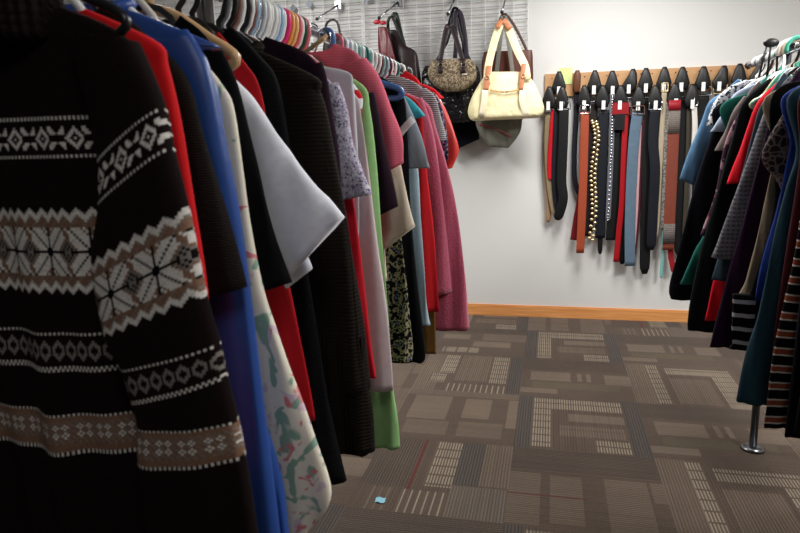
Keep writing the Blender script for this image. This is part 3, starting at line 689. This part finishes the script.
Rr(3.05, 'green_dress', 'dress', 'emerald green hem peeking out beside the long navy dress', fabric('plain', (22, 92, 82)), body=[('w', .2, 1.5), (730, 150), (714, 210), (697, 248), (681, 284)], hang=('white', 'white hanger of the emerald green garment'))
Rr(3.11, 'grey_tee', 't-shirt', 'pale blue grey short-sleeved tee near the denim shirt', fabric('plain', (150, 160, 178)), hem=1.0,
   sleeve=[(752, 84, .035), (734, 94, .05), (724, 112, .065), (709, 132, .075, 0)], hang=('white', 'white hanger of the pale grey tee'), sth=.022)
Rr(3.17, 'navy_dress', 'dress', 'long navy black dress furthest left over the white wall', fabric('plain', (14, 16, 26)), ht=.026,
   body=[('w', .2, 1.5), (712, 130), (700, 170), (684, 230), (669, 285), (670, 299)], hang=('black', 'black hanger of the long navy dress'))
Rr(3.24, 'leopard_blouse', 'blouse', 'black and white animal print blouse behind the pale grey tee', fabric('print', (220, 222, 226), (40, 42, 50), (190, 194, 204), (60, 62, 70), scale=.9), hem=1.1,
   sleeve=[(745, 80, .035), (728, 88, .05), (714, 102, .06), (707, 126, .06, .0)], hang=('white', 'white hanger of the animal print blouse'), sth=.02)
Rr(3.31, 'denim_shirt', 'shirt', 'light denim shirt with hanging sleeve at the far end of the right rack', fabric('denim', (84, 122, 156)), hem=1.1,
   sleeve=[(724, 92, .05), (709, 102, .07), (701, 122, .08), (690, 150, .08), (679, 179, .075, .035)], hang=('white', 'white hanger of the denim shirt'), sth=.024)
# pinch clip hanger and spare hooks
y = 3.0
t = thing('clip_hanger', 'black clip hanger hanging above the pale grey tee on right rack', 'clothes hanger', (RXR, y, RZ-.1), 'hangers on the right rack')
m = MB(); m.ball((RXR-.04, y, RZ+.045), .02, 8, (1.5, .6, .9)); m.build('clip', BLACKP, t)
for dx0, dx1 in ((-.055, -.075), (-.04, -.045), (-.015, -.01)):
    m = MB(); m.tube([(RXR+dx0, y, RZ+.045), (RXR+dx1, y, RZ-.09)], .0045, 8); m.build('arm', BLACKP, t)
for px, c, lb in ((798, 'mint', 'mint green hook topmost on the right rail'), (789, 'white', 'broad white hook behind the black clip hanger'), (793, 'cream', 'cream hook right of the broad white hook'), (797, 'peach', 'peach hook at the right picture edge')):
    hanger(RXR, y_on_line(px, RXR, RZ), c, lb, 'hangers on the right rack', hw=.145, drop=.19, r=.0085, R=.04)

# ------------------------------------------------------------------ wire grid panels on the wall
WIRE = plain('white_wire', (222, 223, 224), .35)
GY_ = WY-.035
def grid_panel(x0, x1, label):
    t = thing('wire_grid_panel', label, 'wire grid', ((x0+x1)/2, GY_, 1.68), 'wire grid panels on the back wall')
    m = MB(); n = int(round((x1-x0)/.1016))
    for i in range(n+1): x = x0+(x1-x0)*i/n; m.tube([(x, GY_-.007, 1.68), (x, GY_-.007, 2.66)], .0036 if i in (0, n) else .003, 6)
    m.build('upright_wires', WIRE, t)
    m = MB(); z = 1.68
    while z < 2.67: m.tube([(x0, GY_-.001, z), (x1, GY_-.001, z)], .0028, 6); z += .0495
    m.build('cross_wires', plain('grey_wire', (158, 160, 165), .35), t)
    for x in (x0+.1, x1-.1):
        for z in (1.95, 2.6):
            m = MB(); m.box((x-.012, GY_-.01, z-.012), (x+.012, WY-.001, z+.012)); m.build('bracket', STEEL, t, False)
    return t
gx = at(528, 40, WY).x
grid_panel(gx-1.22, gx, 'white wire grid panel behind the handbags')
grid_panel(gx-2.46, gx-1.24, 'white wire grid panel seen above the left rack clothes')
grid_panel(gx-3.70, gx-2.48, 'leftmost white wire grid panel in the top left')

def faceout(tip, base, label, d=.3):
    b = at(*base, WY-.045); a = at(*tip, WY-d)
    t = thing('display_hook', label, 'display hook', b, 'display hooks on the wire grid')
    m = MB(); m.tube([b, a], .0065, 10); m.build('arm', CHROME, t)
    m = MB(); m.ball(a, .013, 8); m.build('tip', BLACKP, t)
    m = MB(); m.box((b.x-.025, b.y-.004, b.z-.03), (b.x+.025, b.y+.006, b.z+.03)); m.build('plate', STEEL, t, False)
    return a
faceout((317, 19), (338, 5), 'chrome display hook left of the red scarf', .3)
hA = faceout((379, 18), (398, 2), 'chrome display hook carrying red scarf and dark brown bag')
hB = faceout((448, 14), (456, -4), 'chrome display hook carrying the brown patterned handbag')
hC = faceout((502, 12), (508, -10), 'chrome display hook carrying the cream handbag')
for px, py, lb in ((293, 8, 'small dark square tag on the grid, leftmost'), (309, 4, 'dark diamond tag on the grid above the rack'), (367, -1, 'dark diamond tag on grid by the red scarf')):
    c = at(px, py, GY_-.012); t = MB(); s_ = .03
    t.add([(c.x-s_, c.y, c.z), (c.x, c.y, c.z-s_), (c.x+s_, c.y, c.z), (c.x, c.y, c.z+s_), (c.x-s_, c.y+.004, c.z), (c.x, c.y+.004, c.z-s_), (c.x+s_, c.y+.004, c.z), (c.x, c.y+.004, c.z+s_)],
          [(0,1,2,3),(7,6,5,4),(0,4,5,1),(1,5,6,2),(2,6,7,3),(3,7,4,0)])
    tag(t.build('grid_tag', plain('tag_grey', (92, 96, 104), .4, .6), None, False), lb, 'tag', 'tags on the wire grid')

# ------------------------------------------------------------------ bags
def bag_shape(name, y, rows, mat, parent, q=.6, p=.75, amp=.004, M=30, NN=48):
    """rows: (left px, right px, left py, right py, half depth)"""
    rr = []
    for (l, r, pl, pr, ht) in rows: a = at(r, pr, y); b = at(l, pl, y); rr.append((a.x, a.z, b.x, b.z, ht))
    V, F = loft(rr, M, NN, .11, amp, 1.0, q=q, p=p, yoff=y, wob=.003)
    o = Vector(parent.location)
    return mesh(name, [Vector(v)-o for v in V], F, mat, parent)
def strap(parent, name, pts, y, wd, mat, th=.006, n=14):
    P = smooth_path([tuple(at(px, py, y+dy)) for (px, py, dy) in [(*q, 0)[:3] if len(q) == 2 else q for q in pts]], n)
    m = MB(); m.ribbon(P, wd, th, (1, 0, 0)); return m.build(name, mat, parent)
def bagthing(name, label, px, py, y): return thing(name, label, 'bag', at(px, py, y))

YB_ = 4.64
# cream handbag
t = bagthing('cream_handbag', 'cream handbag with brown leather handle fittings, hanging from the grid', 506, 122, YB_)
mcr = N('cream_canvas', rough=.6); mcr.color(mcr.mix(mcr.noise(16, 4), srgb(226, 212, 160), srgb(244, 235, 196))); mcr.bump(mcr.noise(24, 5), .7, .012)
bag_shape('body', YB_, [(488, 524, 72, 72, .02), (483, 530, 78, 77, .05), (477, 536, 88, 86, .07), (471, 541, 100, 97, .085), (468, 544, 112, 108, .09), (470, 542, 119, 115, .085), (474, 537, 121, 118, .05)], mcr.m, t, amp=.006, p=.62)
tan = leather((186, 120, 84))
strap(t, 'handle', [(487, 84, -.075), (488, 68, -.05), (492, 50, -.03), (498, 30, -.01), (503, 22, 0), (509, 30, 0), (517, 50, -.03), (525, 66, -.05), (527, 80, -.075)], YB_, .052, mcr.m, .01, 22)
for pts, wd in (([(486, 90, -.095), (487, 80, -.085), (489, 66, -.062)], .035), ([(521, 90, -.095), (522, 78, -.085), (524, 64, -.062)], .03), ([(497, 28, -.03), (503, 20, -.012), (510, 29, -.02)], .036)):
    strap(t, 'leather_patch', pts, YB_, wd, tan, .012, 8)
for x0_, x1_ in ((484, 480), (522, 526)):
    strap(t, 'strap_band', [(x0_+1, 90, -.096), (x0_, 102, -.1), (x1_+1, 117, -.085)], YB_, .04, plain('pale_cream', (240, 230, 200), .6), .006, 6)
strap(t, 'zip_pocket', [(490, 90, -.094), (505, 92, -.1), (522, 89, -.095)], YB_, .01, leather((196, 150, 96)), .006, 10)
m = MB()
for px, py in ((487, 77), (524, 76)):
    c = at(px, py, YB_-.095); m.tube([c+Vector((.016*math.cos(k), 0, .014*math.sin(k))) for k in [i*2*PI/14 for i in range(14)]], .003, 6, closed=True)
m.build('rings', GOLD, t)
# brown shoulder bag behind
t = bagthing('brown_shoulder_bag', 'brown leather shoulder bag mostly hidden behind the cream handbag', 508, 100, 4.885)
bag_shape('body', 4.885, [(484, 532, 52, 50, .02), (482, 533, 62, 60, .03), (482, 533, 80, 78, .035), (486, 530, 98, 96, .03)], leather((88, 44, 34)), t)
strap(t, 'strap', [(490, 55), (497, 30), (503, 14), (512, 22), (522, 40), (529, 56)], 4.885, .02, leather((80, 56, 44)), .006)
t = bagthing('grey_tote', 'grey and olive fabric bag with pink piping hanging below the cream handbag', 500, 145, 4.80)
bag_shape('body', 4.80, [(488, 520, 90, 90, .01), (482, 526, 100, 98, .035), (476, 523, 118, 116, .05), (478, 520, 130, 132, .05), (486, 510, 143, 146, .035), (492, 508, 147, 148, .012)], fabric('plain', (120, 120, 108)), t, amp=.01)
strap(t, 'strap', [(494, 95), (498, 60), (503, 16)], 4.80, .03, fabric('plain', (120, 120, 112)), .006)
strap(t, 'strap', [(515, 95), (511, 60), (505, 16)], 4.80, .03, fabric('plain', (120, 120, 112)), .006)
strap(t, 'piping', [(478, 124, -.05), (495, 129, -.055), (512, 137, -.05)], 4.80, .012, leather((150, 80, 80)), .006, 8)
# brown patterned handbag
t = bagthing('patterned_handbag', 'small round handbag in brown patterned fabric with dark brown handles', 452, 91, 4.655)
bag_shape('body', 4.655, [(434, 469, 60, 59, .03), (430, 474, 64, 62, .05), (428, 476.5, 73, 71, .06), (431, 476, 81, 79, .06), (437, 470, 88, 86, .05), (446, 462, 92, 91, .03)], fabric('blotch', (92, 78, 62), (150, 136, 112), (72, 58, 46), (128, 112, 92), scale=1.6, sheen=0), t, amp=.003)
dbr = leather((38, 25, 28))
strap(t, 'handle', [(440, 62, -.05), (443, 45, -.03), (447, 27, -.01), (452, 28, -.01), (458, 45, -.03), (463, 61, -.05)], 4.655, .034, dbr, .008, 22)
strap(t, 'handle', [(455, 58, .02), (456, 40, .03), (455, 14, .03), (461, 14, .03), (465, 35, .03), (467, 60, .02)], 4.655, .03, leather((44, 36, 48)), .008, 22)
for px in (440, 463): strap(t, 'handle_tab', [(px, 59, -.055), (px, 66, -.066), (px+.5, 73, -.07)], 4.655, .034, dbr, .008, 6)
m = MB()
for px in (440.5, 463.5): c = at(px, 65, 4.58); m.tube([c+Vector((.018*math.cos(k), 0, .012*math.sin(k))) for k in [i*2*PI/12 for i in range(12)]], .003, 6, closed=True)
m.build('buckles', plain('nickel', (160, 150, 130), .3, 1), t)
m = MB(); c = at(464.5, 74, 4.59); m.box((c.x-.016, c.y, c.z-.005), (c.x+.016, c.y+.008, c.z+.005)); m.build('name_plate', plain('pale_plate', (232, 226, 214), .3), t, False)
# shiny black bag behind
t = bagthing('black_bag', 'shiny crinkled black bag hanging behind the small patterned handbag', 453, 125, 4.785)
mk = N('black_patent', rough=.22); mk.color(srgb(14, 14, 17)); mk.bump(mk.noise(13, 3), 1.0, .04)
bag_shape('body', 4.785, [(425, 477, 66, 66, .03), (422, 480, 76, 75, .06), (424, 479, 95, 94, .07), (430, 474, 115, 113, .06), (436, 470, 124, 122, .04)], mk.m, t, amp=.012)
strap(t, 'strap', [(430, 70), (448, 40), (454, 10), (462, 40), (474, 70)], 4.80, .02, BLACKP, .006)
t = bagthing('navy_tote', 'flat dark navy tote bag hanging lowest below the shiny black bag', 455, 150, 4.895)
bag_shape('body', 4.895, [(424, 472, 88, 86, .02), (432, 475, 115, 112, .022), (442, 477, 135, 125, .022), (448, 479.5, 153, 139, .02)], fabric('plain', (20, 22, 32)), t, q=.4, p=.5)
strap(t, 'strap', [(432, 92), (450, 20), (455, 8), (460, 20), (468, 90)], 4.895, .02, fabric('plain', (20, 22, 32)), .006)
# scarf and dark bag on the first hook
t = bagthing('dark_brown_bag', 'dark brown slouchy leather bag hanging beside the red scarf', 410, 88, 4.74)
bag_shape('body', 4.74, [(389, 396, 30, 30, .015), (390, 404, 42, 44, .025), (394, 416, 56, 52, .04), (399, 419, 72, 68, .05), (405, 421, 86, 86, .045), (408, 420, 96, 96, .03)], leather((32, 19, 20)), t)
strap(t, 'strap', [(389, 36), (388, 22), (392, 17), (398, 30), (405, 50)], 4.74, .022, leather((34, 34, 32)), .008, 14)
strap(t, 'strap', [(392, 18, .03), (396, 14, .03), (401, 34, .03), (406, 52, .02)], 4.74, .03, leather((44, 52, 46)), .008, 14)
t = thing('red_scarf', 'dark red scarf with bow knot hanging on the display hook', 'scarf', at(385, 70, 4.65))
bag_shape('body', 4.65, [(378, 386, 27, 27, .012), (378, 391, 40, 40, .02), (379, 394, 55, 55, .025), (382, 397, 72, 72, .02)], fabric('satin', (92, 12, 22)), t, amp=.01)
m = MB(); c = at(377, 22, 4.69); m.ball(c, .02, 8, (1.5, .5, .8)); m.ball(c+Vector((.045, 0, -.008)), .017, 8, (1.4, .5, .9)); m.build('bow', fabric('satin', (170, 24, 42)), t)
t = bagthing('black_purse', 'small black purse with round strap left of the red scarf', 334, 40, 4.8)
strap(t, 'strap', [(326, 34), (326, 25), (331, 20), (337, 22), (340, 34), (340, 40)], 4.8, .016, BLACKP, .012, 16)
bag_shape('body', 4.8, [(328, 342, 34, 34, .02), (324, 344, 44, 44, .04), (324, 344, 60, 60, .04), (330, 340, 68, 68, .02)], leather((24, 22, 24)), t)

# ------------------------------------------------------------------ belt board
bl = at(545, 74, WY-.02); bz1 = at(560, 73.5, WY-.02).z; bz0 = at(560, 96.5, WY-.02).z
brd = N('peg_board', rough=.6); v = brd.mapping((2, 1, 14)); brd.color(brd.mix(brd.noise(5, 5, v), srgb(176, 130, 86), srgb(202, 158, 112)))
t = thing('belt_board', 'long tan wooden board of pegs on the back wall carrying belts', 'board', ((bl.x+1.9)/2, WY-.02, bz0))
m = MB(); m.box((bl.x, WY-.022, bz0), (1.9, WY, bz1)); m.build('board', brd.m, t, False)
m = MB()
x = bl.x+.05
while x < 1.88:
    for z in (bz0+.04, bz1-.03): m.cyl((x, WY-.0235, z), (x, WY-.021, z), .0045, 8)
    x += .0762
m.build('peg_holes', plain('hole_dark', (40, 30, 24), .9), t, False)
c0 = at(559, 68, WY-.03); c1 = at(572, 84, WY-.03)
m = MB(); m.box((c0.x, WY-.026, c1.z), (c1.x, WY-.0235, c0.z+.0)); tag(m.build('sticky_note', plain('note_yellow', (212, 226, 150), .8), None, False), 'pale yellow green paper note stuck on the belt board', 'note')

def belt(i, label, pts, wd, mat, top=None, buckle=None, depth=.09, clip=True, tagged=True, row=0, pointed=True, extra=None, name='belt'):
    """pts px along the belt, from buckle to tip; wd px"""
    y = WY-depth; P = [at(px, py, y+.0006*k) for k, (px, py) in enumerate(pts)]
    sc = P[0].y/FPX
    wm = wd*sc*1.03
    t = thing(name, label, 'belt', P[-1], 'belts on the belt board')
    PP = smooth_path([tuple(q) for q in P], 22)
    ws = [wm]*22
    if pointed: ws[-1] = wm*.45; ws[-2] = wm*.9
    m = MB(); m.ribbon(PP, ws, .006, (1, .15, 0)); m.build('strap', mat, t)
    if buckle:
        c = P[0]; m = MB(); a, b = wm*.62, .028
        m.tube([c+Vector((a*q[0], -.004, b*q[1]+.018)) for q in ((-1,-1),(-1,0),(-.9,1),(0,1.1),(.9,1),(1,0),(1,-1),(0,-1.05))], .0045, 8, closed=True)
        m.tube([c+Vector((0, -.006, -.01)), c+Vector((0, -.008, .046))], .003, 6); m.build('buckle', buckle, t)
    if extra: extra(t, y, wm)
    return t
clipn = [0]
def clip(px, py, label, tagged=True, low=False, lean=0, h=.175, w=.1, colour=None):
    y = WY-.105 if low else WY-.075
    c = at(px, py, y); t = thing('belt_clip', label, 'belt hanger', c+Vector((0, 0, -h/2)), 'belt hangers on the board')
    dx = lean*.02
    prof = [(-.012+dx, h/2), (.012+dx, h/2), (.026+dx, h*.32), (w/2, -h*.12), (w*.36, -h*.38), (-w*.36, -h*.38), (-w/2, -h*.12), (-.026+dx, h*.32)]
    m = MB(); V = []; n = len(prof)
    for yy, k in ((-.014, .8), (-.008, 1), (.008, 1), (.014, .8)):
        V += [(c.x+a*k, y+yy, c.z+b*k) for a, b in prof]
    F = [tuple(range(n))[::-1], tuple(3*n+k for k in range(n))]
    for r in range(3):
        for k in range(n): l = (k+1) % n; F.append((r*n+k, r*n+l, (r+1)*n+l, (r+1)*n+k))
    m.add(V, F); m.tube([(c.x+dx, y, c.z+h*.4), (c.x+dx, WY-.02, c.z+h*.3)], .005, 8)
    m.build('hook', colour or BLACKP, t)
    if tagged:
        m = MB(); tx = c.x+random.uniform(-.006, .01); tz = c.z-h*.22; m.box((tx-.012, y-.019, tz-.04), (tx+.012, y-.0155, tz+.02)); m.build('price_tag', WHITEP, t, False)
# back row of clips and belts
for px, py, lean, tg, lb in ((559, 84, 0, True, 'above the navy belt near the yellow note'), (594.5, 83, 0, True, 'above the gold chain belt'), (612, 83.5, 0, True, 'above the studded silver belt'), (629.5, 82, 1, True, 'leaning one right of the studded belt'),
                             (645.5, 81, 0, True, 'between denim belt and cream belt, upper row'), (664, 80, 0, True, 'above the cream canvas belt'), (682, 80, 0, True, 'right of the brown lattice belt, upper row'), (703, 79.5, 0, True, 'third from right in the upper row'),
                             (720, 79, 1, True, 'above the denim shirt shoulder'), (739, 77, 0, True, 'second from right in the upper row'), (757, 75, 1, False, 'rightmost, over the animal print blouse')):
    clip(px, py, 'black plastic belt hanger ' + lb, tg, lean=lean)
clip(577, 83, 'brown leather belt hanger loop right of the yellow note', False, colour=leather((96, 58, 40)), w=.05)
for px, py, lb in ((549, 99, 'at the board end above tan belt'), (562, 99, 'lower one above the wide black belt'), (584, 98, 'above the rust brown belt'), (602.5, 98, 'above the dark navy belt with grey top'), (620.5, 98, 'above the dark red belt'), (638.5, 99, 'above the slate denim belt'),
                   (655, 98, 'above the wide navy belt'), (674.5, 96, 'above the brown lattice belt'), (692, 97, 'above the white chain belt')):
    clip(px, py, 'black plastic belt hanger, lower row, ' + lb, True, low=True)
nb = leather((13, 16, 27), .55); bk = leather((9, 9, 11), .55); 
B = belt
B(1, 'tan canvas belt with an olive top at the left board end', [(548, 112), (546, 140), (547, 180), (549, 205), (548, 222)], 5, fabric('plain', (150, 118, 88)), buckle=STEEL, depth=.06)
B(2, 'khaki fabric belt with curved tip behind the red ribbon belt', [(549, 115), (548, 150), (551, 190), (556, 216)], 7, fabric('plain', (132, 118, 92)), depth=.075)
B(3, 'short red ribbon belt next to the khaki belt', [(554, 110), (551.5, 140), (550, 165), (551, 180)], 5, fabric('plain', (190, 20, 36)), depth=.085)
B(4, 'navy webbing belt under the yellow note side', [(558.5, 105), (557, 140), (556, 180), (559, 212)], 8, nb, depth=.085, buckle=WHITEP)
B(5, 'wide black leather belt with pointed tip, left group', [(564, 108), (563, 140), (561.5, 180), (563, 200), (557, 220)], 9, bk, depth=.11, buckle=STEEL)
B(6, 'narrow navy belt with brown tip beside the rust brown belt', [(577, 92), (576, 120), (574.5, 150), (575, 180), (580, 196)], 4.5, nb, depth=.06)
B(7, 'dark crimson belt with fringed end behind the rust brown belt', [(583, 190), (578, 215), (574, 240)], 7, fabric('plain', (108, 20, 26)), depth=.07, pointed=False)
B(8, 'rust brown leather belt with big ring buckle', [(585, 112), (584, 150), (582.5, 200), (580, 253)], 7.5, leather((158, 72, 46)), depth=.12, buckle=CHROME, pointed=False)
B(9, 'dark chocolate belt behind the gold chain belt', [(593, 100), (590, 150), (589, 200), (587, 236)], 10, leather((30, 22, 22)), depth=.07, buckle=STEEL)
def chain():
    y = WY-.1; P = smooth_path([tuple(at(px, py, y)) for px, py in ((594, 121), (597, 135), (595, 155), (593, 175), (594, 195), (594, 215), (591, 240))], 52)
    t = thing('chain_belt', 'gold chain belt of small links hanging over a dark belt', 'belt', P[-1], 'belts on the belt board')
    m = MB()
    for k, p_ in enumerate(P): m.ball(Vector(p_)+Vector((.013*(1 if k % 2 else -1), 0, 0)), .0125, 4, (1.2, .6, .9))
    m.build('links', GOLD, t)
chain()
B(10, 'dark navy wide belt right of the gold chain belt', [(604, 110), (603, 150), (601, 200), (600, 238)], 9, leather((13, 17, 27), .55), depth=.085, pointed=False)
B(11, 'black narrow belt with long tip left of the studded belt', [(606, 150), (601, 200), (600, 254)], 4.5, bk, depth=.075)
def studs():
    y = WY-.1; P = smooth_path([tuple(at(px, py, y)) for px, py in ((612.5, 94), (612, 130), (610.5, 170), (608, 220))], 40)
    t = thing('studded_belt', 'narrow grey belt covered in silver studs', 'belt', P[-1], 'belts on the belt board')
    m = MB(); m.ribbon(P, .034, .006, (1, .15, 0)); m.build('strap', leather((108, 110, 120)), t)
    m = MB()
    for p_ in P[1:]: m.ball(Vector(p_)+Vector((0, -.005, 0)), .008, 4, (1, .5, 1))
    m.build('studs', CHROME, t)
studs()
B(12, 'soft black fabric belt between studded and red belts', [(617, 130), (616, 180), (613, 215), (611, 240)], 10, bk, depth=.08, pointed=False)
def redx(t, y, wm):
    c = at(620.5, 110, y-.012); m = MB(); m.box((c.x-.055, c.y-.006, c.z-.03), (c.x+.055, c.y+.006, c.z+.05)); m.build('loop', leather((140, 20, 26)), t, False)
    c = at(619.5, 122, y-.014); m = MB(); m.box((c.x-.035, c.y-.012, c.z-.055), (c.x+.035, c.y+.012, c.z+.055)); m.build('pouch', bk, t, False)
B(13, 'dark red belt with black pouch and wide rounded tip', [(626, 112), (624, 150), (622, 200), (619, 230), (616, 262)], [5][0], leather((158, 18, 26)), depth=.105, extra=redx, pointed=False)
B(14, 'black long belt directly behind the dark red belt', [(628, 105), (627, 160), (625, 220), (622, 264)], 7, bk, depth=.07, buckle=STEEL)
def dfr(t, y, wm): pass
B(15, 'slate blue woven denim belt with fringed edges', [(637.5, 113), (634, 140), (631.5, 180), (630, 225), (630, 266)], 9.5, fabric('denim', (92, 112, 130)), depth=.12, buckle=leather((90, 60, 50)), pointed=False)
B(16, 'thin pale pink belt beside the slate denim belt', [(640, 125), (638, 170), (636, 215), (632, 264)], 3, fabric('plain', (202, 160, 164)), depth=.09)
B(17, 'dark maroon cord belt next to the pale pink belt', [(643, 118), (640, 170), (638, 220), (634, 258)], 3, leather((70, 24, 34)), depth=.08)
B(18, 'black leather belt longest at the board middle', [(646.5, 96), (647, 150), (646, 210), (644.5, 274)], 9.5, bk, depth=.075, buckle=STEEL)
B(19, 'wide navy leather belt curving toward the cream belt', [(655.5, 108), (653, 140), (655, 170), (653, 210), (651, 250)], 9, leather((15, 18, 28), .5), depth=.11, buckle=CHROME)
B(20, 'cream canvas narrow belt in front of grey patterned belt', [(664.5, 90), (662, 130), (659, 180), (657, 220), (655, 238)], 4.5, fabric('plain', (176, 162, 138)), depth=.09, buckle=GOLD)
B(21, 'grey and white patterned belt next to brown lattice belt', [(668, 100), (667, 140), (665, 190), (663, 230)], 5, fabric('blotch', (120, 118, 112), (176, 172, 164), (100, 98, 94), scale=1.5), depth=.08)
B(22, 'thin teal ribbon belt hanging low near the navy dress', [(664, 225), (663, 250), (661, 278)], 3, fabric('plain', (120, 176, 170)), depth=.075)
def lat(t, y, wm):
    for (a, b, mt, nm) in ((100, 110, leather((150, 30, 40)), 'loop'), (111, 133, fabric('plaid', (90, 84, 82), (150, 140, 130), scale=1.5), 'woven_insert'), (224, 243, fabric('plaid', (70, 64, 64), (150, 140, 136), scale=1.5), 'woven_insert')):
        p0, p1 = at(675 - (a-100)*.045, a, y-.006), at(675-(b-100)*.045, b, y-.006)
        m = MB(); m.ribbon([p0, p0.lerp(p1, .5), p1], wm*1.04, .008, (1, .15, 0)); m.build(nm, mt, t)
B(23, 'brown leather belt with grey lattice inserts at both ends', [(675, 102), (673.5, 135), (671.5, 180), (669.5, 220), (668, 250)], 10, leather((124, 62, 48)), depth=.12, extra=lat, pointed=False)
B(24, 'red fabric belt tip hanging under the brown lattice belt', [(671, 240), (671, 256), (674, 272)], 5, fabric('plain', (140, 24, 32)), depth=.09)
B(25, 'black belt right of the brown lattice belt', [(683, 95), (682, 150), (680, 210), (679, 255)], 9, bk, depth=.075, buckle=STEEL)
B(26, 'dark olive narrow belt next to the white chain belt', [(689, 104), (688, 150), (686, 200), (684, 240)], 4, leather((60, 56, 46)), depth=.085, buckle=STEEL)
B(27, 'white narrow belt with chain links near the denim shirt', [(694, 104), (695, 125), (694, 145), (692, 165)], 4.5, leather((214, 210, 204)), depth=.11, buckle=CHROME)
B(28, 'black wide belt behind the white narrow belt', [(703, 94), (700, 150), (697, 220), (694, 250)], 11, bk, depth=.075, buckle=STEEL)
B(29, 'black belt partly behind the denim shirt, upper end showing', [(720, 92), (719, 150), (716, 230)], 9, bk, depth=.075, buckle=GOLD)
B(30, 'black belt behind the pale grey tee, only buckle showing', [(739, 90), (738, 150), (735, 230)], 9, bk, depth=.075, buckle=CHROME)

# scrap of paper on the carpet
c = on_floor(380.5, 501)
m = MB(); V = []; 
for j in range(4):
    for i in range(4): V.append((c.x-.02+.013*i+.002*math.sin(j*2), c.y-.018+.012*j+.003*math.sin(i*2), .003+.003*abs(math.sin(i*1.4+j))))
F = [(j*4+i, j*4+i+1, j*4+i+5, j*4+i+4) for j in range(3) for i in range(3)]
V2 = [(a, b, d-.0012) for a, b, d in V]; F2 = [tuple(k+16 for k in f)[::-1] for f in F]
m.add(V+V2, F+F2); tag(m.build('paper_scrap', plain('scrap_blue', (120, 170, 190), .7), None, False), 'small crumpled pale blue paper scrap on the carpet', 'paper scrap')
